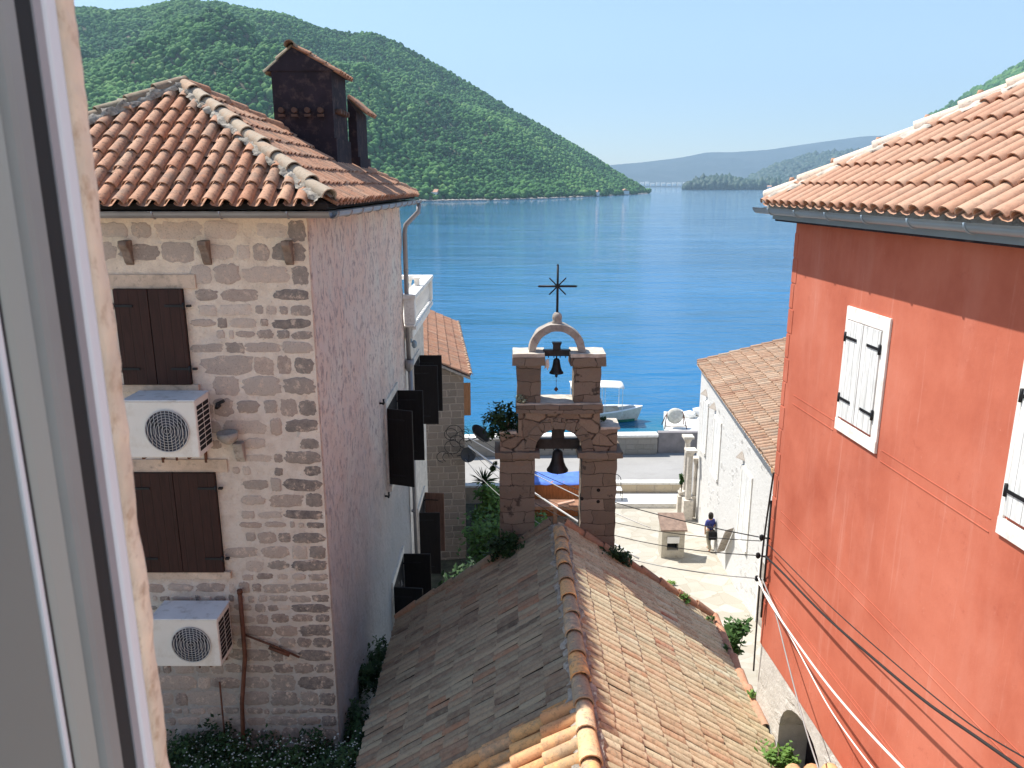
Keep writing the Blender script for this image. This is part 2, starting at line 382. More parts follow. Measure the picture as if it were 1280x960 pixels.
# ------------------------------------------------------------------ roofs
def tile_slope(O, U, V, cols, courses, pitch=.21, L=.34, r=.075, pan=True, jit=.006, tones=None, lift=.022, clip=None, th=.012, fl=.95, tap=.82, slip=0):
    """barrel tiles: O eave corner, U along the eave, V up the slope (unit vectors)"""
    O=Vector(O); U=Vector(U).normalized(); V=Vector(V).normalized(); N=U.cross(V)
    if N.z<0: N=-N
    m=MB(); rnd=random.Random(int(abs(O.x*97+O.y*31)*10)+cols)
    n=7
    for i in range(cols):
        ju=rnd.uniform(-jit,jit)
        drift=rnd.uniform(-.25,.25)
        for j in range(courses):
            u=(i+.5)*pitch+ju+rnd.uniform(-jit,jit); v=j*L+rnd.uniform(-jit,jit)*1.6-(rnd.uniform(.02,.06) if slip and rnd.random()<slip else 0)
            tone=tones(u,v,rnd) if tones else min(1,max(0,rnd.gauss(.5+drift*.4,.28)))
            col=(tone,rnd.random(),rnd.random())
            r0=r*rnd.uniform(.97,1.05); r1=r0*tap; tw=rnd.uniform(-.012,.012); ll=L*1.13
            h0=lift+rnd.uniform(-.003,.004); h1=.0
            vs=[]
            for (vv,rr,hh,du) in ((v,r0,h0,0),(v+ll,r1,h1,tw)):
                for k in range(n):
                    t=math.pi*k/(n-1); vs.append(O+U*(u+du-math.cos(t)*rr)+V*vv+N*(math.sin(t)*rr*fl+hh+.02))
            for k in range(n):
                t=math.pi*k/(n-1); q=r0-th; vs.append(O+U*(u-math.cos(t)*q)+V*v+N*(math.sin(t)*q*fl+h0+.02))
            for k in range(n):
                t=math.pi*k/(n-1); q=r0-th; vs.append(O+U*(u-math.cos(t)*q)+V*(v+.1)+N*(math.sin(t)*q*fl+h0+.012))
            vs+=[v_.copy() for v_ in vs[0:n]]+[v_.copy() for v_ in vs[2*n:3*n]]
            fs=[(k,k+1,n+k+1,n+k) for k in range(n-1)]
            m.add(vs,fs,col,True)
            o=len(m.v)-6*n
            for k in range(n-1):
                m.f.append((o+5*n+k,o+5*n+k+1,o+4*n+k+1,o+4*n+k)); m.sm.append(False)
                m.f.append((o+3*n+k,o+3*n+k+1,o+2*n+k+1,o+2*n+k)); m.sm.append(True)
        if pan:
            for j in range(courses):
                u=(i+1)*pitch+rnd.uniform(-jit,jit); v=j*L-.02
                tone=tones(u,v,rnd) if tones else min(1,max(0,rnd.gauss(.4,.25)))
                col=(tone,rnd.random(),rnd.random()); q=pitch*.36; vs=[]
                for (vv,hh) in ((v,.055),(v+L*1.1,.03)):
                    for k in range(5):
                        t=math.pi*k/4; vs.append(O+U*(u-math.cos(t)*q)+V*vv+N*(hh-math.sin(t)*q*.5))
                m.add(vs,[(k,k+1,5+k+1,5+k) for k in range(4)],col,True)
    if clip:
        me=mesh_of('t',m,None); bm=bmesh.new(); bm.from_mesh(me); lay=bm.verts.layers.float_color['tone']
        for co,no in clip:
            bmesh.ops.bisect_plane(bm,geom=bm.verts[:]+bm.edges[:]+bm.faces[:],plane_co=co,plane_no=no,clear_outer=True)
        m=MB(); bm.verts.index_update()
        m.v=[tuple(v.co) for v in bm.verts]; m.c=[tuple(v[lay])[:3] for v in bm.verts]
        m.f=[tuple(v.index for v in f.verts) for f in bm.faces]; m.sm=[f.smooth for f in bm.faces]
        bm.free(); bpy.data.meshes.remove(me)
    return m

def ridge_row(A,B,r=.11,L=.38,lift=.03,sag=.9,jit=.012,tones=None,n=8):
    A=Vector(A); B=Vector(B); D=(B-A); tot=D.length; D.normalize()
    S=D.cross(Vector((0,0,1))).normalized(); N=S.cross(D).normalized()
    if N.z<0: N=-N
    m=MB(); rnd=random.Random(int(abs(A.x+B.y)*100)); k=int(tot/L)
    L=tot/k
    for i in range(k):
        a=A+D*(i*L)+S*rnd.uniform(-jit,jit); b=A+D*((i+1)*L+.05)+S*rnd.uniform(-jit,jit)
        tone=tones(i,k,rnd) if tones else rnd.random()
        r0=r*rnd.uniform(.97,1.06); r1=r0*.84
        vs=[]
        for (p,rr,h) in ((a,r0,lift),(b,r1,0.0)):
            for q in range(n+1):
                t=-.25+(math.pi+.5)*q/n; vs.append(p+S*(-math.cos(t)*rr)+N*(math.sin(t)*rr*sag+h))
        for q in range(n+1):
            t=-.25+(math.pi+.5)*q/n; rr=r0-.016; vs.append(a+S*(-math.cos(t)*rr)+N*(math.sin(t)*rr*sag+lift))
        for q in range(n+1):
            t=-.25+(math.pi+.5)*q/n; rr=r0-.016; vs.append(a+D*.12+S*(-math.cos(t)*rr)+N*(math.sin(t)*rr*sag+lift-.01))
        w=n+1; vs+=[v_.copy() for v_ in vs[0:w]]+[v_.copy() for v_ in vs[2*w:3*w]]
        m.add(vs,[(q,q+1,w+q+1,w+q) for q in range(n)],(tone,rnd.random(),0),True)
        o=len(m.v)-6*w
        for q in range(n):
            m.f.append((o+5*w+q,o+5*w+q+1,o+4*w+q+1,o+4*w+q)); m.sm.append(False)
            m.f.append((o+3*w+q,o+3*w+q+1,o+2*w+q+1,o+2*w+q)); m.sm.append(True)
    return m
def mortar_bed(A,B,w,h,seed=1,n=70,rough=.35,uneven=.03):
    """lumpy mortar run along a ridge or hip"""
    A=Vector(A); B=Vector(B); D=(B-A); tot=D.length; D.normalize()
    S=D.cross(Vector((0,0,1))).normalized(); N=S.cross(D).normalized()
    if N.z<0: N=-N
    m=MB(); vs=[]; q=9
    for i in range(n+1):
        p=A+D*(tot*i/n)
        for k in range(q):
            t=math.pi*k/(q-1)
            nz=noise.noise(Vector((i*.45+seed*7,k*.6,seed)))*rough+noise.noise(Vector((i*1.3,k*1.7,seed+4)))*rough*.5
            ww=w*(1+nz); hh=h*(1+nz)
            vs.append(p+S*(-math.cos(t)*ww)+N*(math.sin(t)*hh-uneven))
    m.add(vs,[(i*q+k,i*q+k+1,(i+1)*q+k+1,(i+1)*q+k) for i in range(n) for k in range(q-1)],smooth=True)
    return m
def slab(m,pts,th):
    """a thick sheet under a slope: pts in order, thickness downwards"""
    pts=[Vector(p) for p in pts]; n=len(pts)
    lo=[p-Vector((0,0,th)) for p in pts]
    m.add(pts+lo,[tuple(range(n)),tuple(range(2*n-1,n-1,-1))]+[(i,i+n,(i+1)%n+n,(i+1)%n) for i in range(n)])
    return m
def catenary(a,b,sag,n=24):
    a=Vector(a); b=Vector(b)
    return [a.lerp(b,i/n)-Vector((0,0,sag*4*(i/n)*(1-i/n))) for i in range(n+1)]
def half_gutter(m,A,B,r=.07,n=8,th=.006):
    A=Vector(A);B=Vector(B);D=(B-A).normalized();S=D.cross(Vector((0,0,1))).normalized(); vs=[]
    for p in (A,B):
        for rr in (r,r-th):
            for k in range(n+1):
                t=math.pi*k/n; vs.append(p+S*(math.cos(t)*rr)-Vector((0,0,math.sin(t)*rr)))
    w=n+1
    fs=[(k,k+1,2*w+k+1,2*w+k) for k in range(n)]+[(w+k,3*w+k,3*w+k+1,w+k+1) for k in range(n)]
    fs+=[(0,w,3*w,2*w),(n,2*w+n,3*w+n,w+n)]
    m.add(vs,fs,smooth=True)
    for i in range(int((B-A).length/.75)+1):
        p=A+D*min(.1+i*.75,(B-A).length-.02)
        q=[p+S*(math.cos(math.pi*k/n)*(r+.004))-Vector((0,0,math.sin(math.pi*k/n)*(r+.004))) for k in range(n+1)]
        m.tube(q,.009,5)
    return m
def leaves(m,c,rad,n,size=.05,flat=1.0,tone=(0,1),shell=.55,seed=0,aspect=1.8,zmin=None):
    rnd=random.Random(seed*131+n); c=Vector(c); rad=Vector(rad)
    clumps=[]
    for i in range(max(5,n//60)):
        d=Vector((rnd.gauss(0,1),rnd.gauss(0,1),rnd.gauss(0,1))).normalized()*rnd.uniform(shell*.4,.85)
        clumps.append((Vector((d.x*rad.x,d.y*rad.y,d.z*rad.z)),rnd.uniform(.22,.45),rnd.uniform(*tone)))
    for i in range(n):
        k,s,tn=rnd.choice(clumps)
        d=Vector((rnd.gauss(0,1),rnd.gauss(0,1),rnd.gauss(0,1)))*.55
        p=c+k+Vector((d.x*rad.x*s,d.y*rad.y*s,d.z*rad.z*s))
        if zmin is not None and p.z<zmin: p.z=zmin+rnd.random()*.05
        a=Vector((rnd.uniform(-1,1),rnd.uniform(-1,1),rnd.uniform(-.6,.8))).normalized()
        b=a.cross(Vector((rnd.uniform(-.5,.5),rnd.uniform(-.5,.5),1))).normalized()
        nn=a.cross(b); l=size*rnd.uniform(.6,1.4); w=l/aspect
        tt=min(1,max(0,tn+rnd.uniform(-.25,.25)))
        m.add([p-a*l,p+b*w+nn*l*.15,p+a*l,p-b*w+nn*l*.15],[(0,1,2),(0,2,3)],(tt,0,0))
    return m
def plant(name,label,cat,c,rad,n,size,mat,stem_to=None,group=None,seed=1,tone=(0,1),extra=None):
    c=Vector(c); base=Vector(stem_to) if stem_to else Vector((c.x,c.y,c.z-rad[2]))
    t=thing(name,label,cat,tuple(base),group)
    m=MB(); leaves(m,c,rad,n,size,seed=seed,tone=tone)
    obj('foliage',m,mat,t,recalc=False)
    s=MB(); rnd=random.Random(seed)
    for i in range(6):
        d=Vector((rnd.uniform(-.6,.6)*rad[0],rnd.uniform(-.6,.6)*rad[1],rnd.uniform(0,.6)*rad[2]))
        mid=base.lerp(c,.5)+d*.3
        s.tube([base+d*.04,mid,c+d],[.02*max(.6,rad[2]),.014,.005],6)
    obj('stem',s,M_BARK,t)
    return t

# ================================================================== THE SETTING
def ground_z(x,y):
    z=np.interp(y,[-200,6,10,12,15,22,31.7,31.75,36,60],[8.4,8.4,8.3,6.6,4.6,3.18,2.43,2.40,1.4,.9]) if True else 0
    return float(z)
m=MB(); xs=list(np.linspace(-160,160,81)); ys=[-200,-100,-40,0]+list(np.linspace(4,36,65))+[37,38,39,40,41,42.4]
for y in ys:
    for x in xs: m.v.append((x,y,ground_z(x,y)+(noise.noise(Vector((x*.9,y*.9,0)))*.03 if y<31 else 0))); m.c.append((.5,.5,.5))
nx=len(xs)
for j in range(len(ys)-1):
    for i in range(nx-1): m.f.append((j*nx+i,j*nx+i+1,(j+1)*nx+i+1,(j+1)*nx+i)); m.sm.append(False)
def m_ground():
    t=NT('pale_paving'); p=t.pos(); d=t.noise(p,1.3,3,col=True)
    q=t.mix(.22,p,d,'ADD')
    v=t.new('ShaderNodeTexVoronoi',feature='DISTANCE_TO_EDGE'); v.inputs['Scale'].default_value=1.7; t.L(q,v.inputs['Vector'])
    v2=t.new('ShaderNodeTexVoronoi'); v2.inputs['Scale'].default_value=1.7; t.L(q,v2.inputs['Vector'])
    s=t.sep(v2.outputs['Color'])
    c=t.ramp(s[0],[(0,(.36,.33,.27)),(.5,(.42,.39,.33)),(1,(.47,.44,.38))])
    c=t.mix(t.ramp(v.outputs['Distance'],[(0,.6),(.03,0)]),c,(.30,.27,.21))
    c=t.mix(t.ramp(t.noise(p,1.1,6,.7),[(.5,0),(.7,.5)]),c,(.33,.29,.22))
    return t.out(c,.9,t.bump(v.outputs['Distance'],.3,.02))
tag(obj('ground',m,m_ground(),recalc=False),kind='structure')
def m_road():
    t=NT('sunlit_concrete_road'); p=t.pos()
    c=t.ramp(t.noise(p,.5,6,.6),[(.3,(.30,.29,.275)),(.7,(.36,.35,.335))])
    c=t.mix(t.ramp(t.noise(t.scale(p,(.5,1.5,1)),1.5,6,.7),[(.55,0),(.7,.3)]),c,(.22,.21,.2))
    return t.out(c,.9,t.bump(t.noise(p,60,3),.2,.004))
m=MB(); m.box(-160,160,33.32,42.2,1.30,1.50)
tag(obj('road',m,m_road()),kind='structure')
m=MB(); q=[(-12,7.2),(-1.7,7.2),(-1.7,12.2),(1.2,13),(1.4,30),(-12,32)]
xs=np.linspace(-12,1.3,50); ys=np.linspace(4,32.6,90)
for y in ys:
    for x in xs: m.v.append((x,y,ground_z(x,y)+.03+noise.noise(Vector((x*1.5,y*1.5,2)))*.03+(.02 if x<1.2 else -.2))); m.c.append((.5,.5,.5))
for j in range(89):
    for i in range(49): m.f.append((j*50+i,j*50+i+1,(j+1)*50+i+1,(j+1)*50+i)); m.sm.append(True)
tag(obj('garden_soil',m,m_paint('dark_soil',(.06,.055,.035),.95,.5,3,.9,dirt=(.03,.06,.02),bdist=.05,bscale=12),recalc=False),kind='structure')
# quay, parapet and jetty
m=MB(); m.box(-160,160,42.2,43.0,-3,1.0)
m.prism([(9.7,43.0),(16.5,43.0),(16.5,51.6),(10.4,51.6),(9.9,47.2),(9.0,46.6)],-2,1.0,'z')
tag(obj('quay',m,M_STONE_W),kind='structure')
def wall_thing(name,label,cat,parts,loc,group=None):
    t=thing(name,label,cat,loc,group)
    for nm,mb,mat in parts: obj(nm,mb,mat,t,bevel=.015)
    return t
# parapet in three lengths as in the photo
a=MB().prism([(-3.6,40.7),(.0,41.1),(8.05,41.35),(8.05,41.9),(0,41.65),(-3.6,41.25)],1.5,2.5,'z')
b=MB().prism([(-3.65,40.65),(.0,41.05),(8.1,41.3),(8.1,41.95),(0,41.7),(-3.65,41.3)],2.503,2.64,'z')
wall_thing('parapet_wall','low harbour parapet of stone blocks with sunlit white coping, behind the bell tower','wall',[('stone_wall',a,W_QUAY),('coping',b,M_STONE_W)],(2,41.3,1.5))
a=MB().prism([(8.15,41.55),(10.95,41.62),(10.95,42.0),(8.15,41.95)],1.5,2.70,'z')
wall_thing('parapet_wall','darker smooth grey length of harbour parapet at the far side of the road','wall',[('stone_wall',a,m_paint('grey_render',(.24,.22,.22),.9,.2,2))],(9.5,41.7,1.5))
a=MB().prism([(11.0,41.4),(22,41.6),(22,42.1),(11.0,41.9)],1.5,2.62,'z')
wall_thing('parapet_wall','length of harbour parapet of large grey blocks ending at the white house','wall',[('stone_wall',a,W_QUAY)],(13,41.7,1.5))
# low tan wall and pale step before the road
a=MB().prism([(3.7,33.0),(7.62,33.0),(7.62,33.3),(3.7,33.3)],1.4,3.0,'z'); b=MB().box(3.66,7.66,32.97,33.33,3.003,3.1)
wall_thing('low_wall','low tan stone retaining wall between the pale paving and the road','wall',[('stone_wall',a,W_CURB),('coping',b,M_STONE_W)],(5.6,33.1,2.4))
a=MB().box(-8,3.55,33.0,33.3,1.4,2.85); b=MB().box(-8.05,3.6,32.96,33.34,2.853,2.95)
wall_thing('low_wall','low garden wall with white coping running behind the bell tower','wall',[('stone_wall',a,W_CURB),('coping',b,M_STONE_W)],(-1,33.1,2.4))
m=MB().box(3.5,7.7,31.72,32.96,2.2,2.62); tag(obj('pavement_step',m,M_STONE_W,bevel=.02),kind='structure')

# sea
def m_sea():
    t=NT('sea_water'); p=t.pos()
    geo=t.new('ShaderNodeCameraData')
    b=t.b; b.inputs['Base Color'].default_value=(.004,.055,.15,1); b.inputs['Roughness'].default_value=.04
    b.inputs['IOR'].default_value=1.33; b.inputs['Specular IOR Level'].default_value=.5
    c=t.ramp(t.noise(t.scale(p,(.004,.012,1)),1,5,.6),[(.35,(.007,.10,.225)),(.65,(.016,.155,.34))])
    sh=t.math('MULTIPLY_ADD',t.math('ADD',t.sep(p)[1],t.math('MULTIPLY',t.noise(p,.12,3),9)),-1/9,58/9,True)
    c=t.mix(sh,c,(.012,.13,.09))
    t.L(c,b.inputs['Base Color'])
    w1=t.noise(t.scale(p,(.28,.75,1)),1,5,.6,dist=.3)
    w2=t.noise(t.scale(p,(1.1,2.6,1)),1,4,.6)
    w3=t.noise(t.scale(p,(.02,.05,1)),1,4,.6)
    h=t.math('ADD',t.math('MULTIPLY',w1,1.0),t.math('MULTIPLY',w2,.4))
    w4=t.noise(t.scale(p,(.022,.085,1)),1,3,.55); w5=t.noise(t.scale(p,(.08,.27,1)),1,3,.55); w6=t.noise(t.scale(p,(.006,.02,1)),1,3,.5)
    h=t.math('ADD',h,t.math('ADD',t.math('MULTIPLY',w4,4.5),t.math('ADD',t.math('MULTIPLY',w5,2.4),t.math('MULTIPLY',w6,7.0))))
    amp=t.ramp(w3,[(.35,.45),(.6,1)])
    bm=t.new('ShaderNodeBump'); bm.inputs['Distance'].default_value=.20; t.L(amp,bm.inputs['Strength']); t.L(h,bm.inputs['Height'])
    t.L(bm.outputs[0],b.inputs['Normal'])
    return t.m
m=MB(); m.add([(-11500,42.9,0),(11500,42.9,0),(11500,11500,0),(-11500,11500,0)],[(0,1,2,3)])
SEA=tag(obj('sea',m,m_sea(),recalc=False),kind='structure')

# ------------------------------------------------------------------ hills
F=980.0; SN,CS=math.sin(R(14.2)),math.cos(R(14.2))
def height_at(v,dist_y):   # how high a ridge that far away must be
    b=-(v-480)/F; return H+dist_y*(-SN+CS*b)/(CS+SN*b)
def x_at(u,v,dist_y):
    b=-(v-480)/F; return dist_y*((u-640)/F)/(CS+SN*b)
def hill(name,prof,mat,nu=160,nt=60,rough=.06,back=.35,shape=.85,seed=0,skirt=-6):
    """prof: list of (u, ridge v, shore distance, ridge distance): a real hill at its own distance"""
    us=[p[0] for p in prof]
    m=MB(); P=np.zeros((nu,nt,3))
    for i in range(nu):
        u=us[0]+(us[-1]-us[0])*i/(nu-1)
        v=np.interp(u,us,[p[1] for p in prof]); d0=np.interp(u,us,[p[2] for p in prof]); d1=np.interp(u,us,[p[3] for p in prof])
        hr=max(0.5,height_at(v,d1)); x0=x_at(u,236,d0); x1=x_at(u,v,d1)
        for j in range(nt):
            t=j/(nt-1)*(1+back)
            x=x0+(x1-x0)*t; y=d0+(d1-d0)*t
            h=hr*(t**shape) if t<=1 else hr*(1-(t-1)*1.3)
            w=4*t*(1-t) if t<1 else 0
            k=max(60,hr)
            nz=noise.fractal(Vector((x/260+seed,y/260,seed*3.1)),.9,2.1,6)
            h+=nz*k*rough*max(w,.0)*2.2
            if t<.0001: h=skirt
            P[i,j]=(x,y,h)
    m.v=[tuple(P[i,j]) for i in range(nu) for j in range(nt)]; m.c=[(.5,.5,.5)]*(nu*nt)
    for i in range(nu-1):
        for j in range(nt-1): m.f.append((i*nt+j,(i+1)*nt+j,(i+1)*nt+j+1,i*nt+j+1)); m.sm.append(True)
    o=obj(name,m,mat,recalc=False); tag(o,kind='structure'); return o,P
def m_hill(name,cols,sc,bumpd=6,bsc=.05):
    t=NT(name); p=t.pos()
    c=t.ramp(t.noise(p,sc,7,.68),[(.3+.4*i/(len(cols)-1),cols[i]) for i in range(len(cols))])
    return t.out(c,1,t.bump(t.noise(p,bsc,5,.7),1,bumpd))
MH1=m_hill('hill_ground',[(.06,.07,.035),(.11,.105,.06),(.16,.14,.09)],.02)
left_prof=[(-260,70,520,1300),(-60,40,560,1400),(60,16,600,1500),(105,12,620,1500),(140,16,640,1500),(180,13,660,1550),(230,2,680,1600),(280,6,700,1600),(350,19,730,1600),
 (400,37,760,1600),(440,43,780,1600),(465,42,800,1600),(500,56,820,1600),(560,90,860,1620),(620,126,900,1650),(680,161,1000,1680),(730,190,1150,1690),(770,216,1330,1690),(795,231,1500,1690),(806,238,1620,1700),(812,239.5,1660,1700)]
HL,PL=hill('hill',left_prof,MH1,nu=240,nt=90,rough=.115,shape=.9,seed=6)
right_prof=[(1080,200,1900,2600),(1120,185,1800,2500),(1160,150,1700,2400),(1200,125,1600,2300),(1240,103,1500,2200),(1280,80,1400,2100),(1340,60,1300,2000),(1450,50,1200,1900),(1700,60,1000,1700)]
HR_,PR=hill('hill',right_prof,MH1,nu=100,nt=50,rough=.05,seed=5)
mid_prof=[(905,236,4200,4400),(930,231,4200,4600),(950,220,4200,4800),(975,208,4200,4900),(1000,200,4200,5000),(1040,193,4200,5100),(1080,191,4100,5100),(1150,189,4000,5000),(1250,180,4000,5000)]
MH2=m_hill('far_hill_woods',[(.012,.03,.02),(.02,.045,.025),(.05,.06,.04)],.012,bumpd=14,bsc=.025)
HM,PM=hill('hill',mid_prof,MH2,nu=90,nt=30,rough=.05,seed=9)
isl_prof=[(855,236.5,3050,3100),(870,231,3050,3200),(885,228,3050,3250),(900,227,3050,3250),(915,230,3050,3250),(928,233,3050,3250),(945,235.5,3100,3200),(1000,236,3200,3300)]
HI,PI_=hill('headland',isl_prof,MH2,nu=50,nt=14,rough=.03,seed=12)
far_prof=[(600,222,7600,9000),(700,214,7700,9200),(765,206,7800,9300),(800,203,7800,9300),(850,197,7800,9300),(885,190,7800,9300),(915,190,7800,9300),(960,187,7800,9300),(1020,178,7800,9300),(1080,170,7800,9300),(1130,168,7800,9300),(1250,160,7800,9300),(1400,150,7800,9200)]
MH3=m_hill('far_mountain_slopes',[(.018,.032,.04),(.03,.045,.05),(.06,.07,.075)],.004,bumpd=60,bsc=.004)
HF,PF=hill('mountain',far_prof,MH3,nu=120,nt=40,rough=.04,seed=15)

# woods on the near hills: one mass of thousands of crowns
ico_v=[]; 
def ico():
    bm=bmesh.new(); bmesh.ops.create_icosphere(bm,subdivisions=1,radius=1)
    v=np.array([x.co[:] for x in bm.verts]); f=np.array([[x.index for x in fc.verts] for fc in bm.faces]); bm.free(); return v,f
IV,IF=ico()
def woods(name,P,n,rad,mat,label,tmax=1.03,tmin=.012,bias=1.0,seed=1,bare=None,squash=(.65,1.05),umin=0.0):
    r=np.random.default_rng(seed); nu,nt,_=P.shape; back=1.35
    # sample by ground area
    A=np.linalg.norm(np.cross(P[1:,:-1]-P[:-1,:-1],P[:-1,1:]-P[:-1,:-1]),axis=2)
    tt=np.arange(nt-1)/(nt-1)*back; A=A*((tt<tmax))[None,:]
    w=A.ravel()/A.sum(); idx=r.choice(len(w),n,p=w); ii=idx//(nt-1); jj=idx%(nt-1)
    a=r.random(n)[:,None]; b=r.random(n)[:,None]
    pos=(P[ii,jj]*(1-a)*(1-b)+P[ii+1,jj]*a*(1-b)+P[ii,jj+1]*(1-a)*b+P[ii+1,jj+1]*a*b)
    keep=pos[:,2]>1.0; pos=pos[keep]; n=len(pos)
    cl=np.array([.9*noise.noise(Vector(p/210+np.array([2,9,1])))+.8*noise.noise(Vector(p/70)) + .5*noise.noise(Vector(p/25+np.array([5,5,5]))) for p in pos])
    keep=cl>-.95; pos=pos[keep]; cl=cl[keep]; n=len(pos)
    s=(rad[0]+(rad[1]-rad[0])*r.random(n)**2.2*1.5)*(1+.25*np.clip(cl,-1,1))
    sq=r.uniform(squash[0],squash[1],n)+.25*(r.random(n)<.12)
    ang=r.uniform(0,2*np.pi,n); ca,sa=np.cos(ang),np.sin(ang)
    V=IV[None]*(1+r.uniform(-.22,.22,(n,len(IV),1)))
    X=V[:,:,0]*ca[:,None]-V[:,:,1]*sa[:,None]; Y=V[:,:,0]*sa[:,None]+V[:,:,1]*ca[:,None]
    W=np.stack([X*s[:,None],Y*s[:,None],V[:,:,2]*(s*sq)[:,None]],2)+pos[:,None,:]+np.array([0,0,1])*(s*sq*.55)[:,None,None]
    verts=W.reshape(-1,3).astype(np.float32); nv=len(IV)
    faces=(IF[None]+(np.arange(n)*nv)[:,None,None]).reshape(-1,3)
    me=bpy.data.meshes.new(name); me.vertices.add(len(verts)); me.vertices.foreach_set('co',verts.ravel())
    me.loops.add(faces.size); me.loops.foreach_set('vertex_index',faces.ravel().astype(np.int32))
    me.polygons.add(len(faces)); me.polygons.foreach_set('loop_start',np.arange(0,faces.size,3,dtype=np.int32))
    me.polygons.foreach_set('use_smooth',np.ones(len(faces),dtype=bool))
    tone=np.clip(.5+.42*cl+r.normal(0,.2,n),0,1); col=np.ones((n,nv,4),dtype=np.float32); col[:,:,0]=tone[:,None]; col[:,:,1]=r.random(n)[:,None]
    at=me.color_attributes.new('tone','FLOAT_COLOR','POINT'); at.data.foreach_set('color',col.ravel())
    me.materials.append(mat); me.update(calc_edges=True)
    o=bpy.data.objects.new(name,me); C.objects.link(o); tag(o,label,kind='stuff'); o['category']='woods'; return o
def m_wood():
    t=NT('hillside_wood'); p=t.pos(); tn=t.sep(t.tone())
    c=t.ramp(tn[0],[(0,(.022,.068,.03)),(.4,(.055,.15,.048)),(.7,(.095,.215,.058)),(1,(.15,.26,.085))])
    c=t.mix(t.math('MULTIPLY',tn[1],.35),c,(.04,.09,.045))
    return t.out(c,.9,t.bump(t.noise(p,.5,4,.7),1,1.2),spec=.1)
MW=m_wood()
MWD=m_leaf('dark_far_wood',[(.008,.03,.018),(.015,.045,.022),(.03,.065,.03)],0.0)
woods('hillside_woods',PL,90000,(2.0,3.9),MW,'dense green woods covering the large hill across the water',seed=3)
woods('hillside_woods',PR,16000,(6,10),MW,'green woods on the slope rising behind the pink tiled roof',seed=4)
woods('shore_woods',PI_,1500,(7,12),MWD,'dark trees on the small headland across the bay',seed=5,squash=(1,1.9))
woods('distant_woods',PM,9000,(12,20),MWD,'dark green woods on the farther low hill across the bay',seed=6)

# shore rocks and the far town
m=MB(); r=random.Random(4)
for i in range(420):
    k=r.random(); u=int(k*(PL.shape[0]-1)); p=PL[u,0]; q=PL[u,1]
    a=r.random()*.35; x,y=p[0]+(q[0]-p[0])*a,p[1]+(q[1]-p[1])*a; s=r.uniform(1.2,3.4)
    m.add([(x+v[0]*s*1.6,y+v[1]*s,v[2]*s*.55+.3) for v in IV],[tuple(f) for f in IF],(r.random(),0,0))
tag(obj('shore_rocks',m,M_STONE_D,recalc=False),'pale rocks along the foot of the wooded hill',kind='stuff')['category']='rocks'
def far_house(x,y,z,w,d,h,rz,label):
    t=thing('waterside_house',label,'house',(x,y,z),'houses along the far shore'); 
    a=MB().box(-w/2,w/2,-d/2,d/2,0,h); me=mesh_of('wall',a,M_STONE_W,(0,0,0),True); o=bpy.data.objects.new('wall',me); C.objects.link(o); o.parent=t
    b=MB().prism([(-w/2-.3,h),(w/2+.3,h),(0,h+w*.25)],-d/2-.3,d/2+.3,'y'); me=mesh_of('roof',b,T_RED,(0,0,0),True); o=bpy.data.objects.new('roof',me); C.objects.link(o); o.parent=t
    t.rotation_euler=(0,0,rz); return t
def shore_point(P,u0,prof,a):
    us0,us1=prof[0][0],prof[-1][0]; i=(u0-us0)/(us1-us0)*(P.shape[0]-1); i=int(min(max(i,0),P.shape[0]-2)); return P[i,1]*(1-a)+P[i,3]*a
for (u,P_,pf,sz,lb) in [(545,PL,left_prof,12,'pale waterside house low on the wooded hill shore, nearest the dark chimney roof'),
   (745,PL,left_prof,12,'pale house in a clearing near the tip of the wooded hill'),
   (783,PL,left_prof,14,'small pale house close to the point where the wooded hill ends'),
   (890,PI_,isl_prof,22,'white house at the foot of the tree-covered headland'),
   (925,PI_,isl_prof,20,'white house just right of the tree-covered headland'),
   (962,PI_,isl_prof,24,'pale house on the far shore left of the church-like tower'),
   (985,PI_,isl_prof,26,'pale house on the far shore nearest the pink tiled roof')]:
    p=shore_point(P_,u,pf,.25); far_house(p[0],p[1],max(.6,p[2]*.5),sz,sz*.7,sz*.45,r.random()*3,lb)
m=MB()
for i in range(260):
    u=r.uniform(775,880); k=(u-far_prof[0][0])/(far_prof[-1][0]-far_prof[0][0])*(PF.shape[0]-1); p=PF[int(k),1]*(1-(a:=r.random()**2))+PF[int(k),3]*a
    s=r.uniform(9,20); m.box(p[0]-s,p[0]+s,p[1]-30,p[1]-10,p[2]*.9,p[2]*.9+s*.9)
tag(obj('distant_town',m,M_STONE_W,recalc=False),'pale specks of a town at the foot of the far blue mountain',kind='stuff')['category']='town'
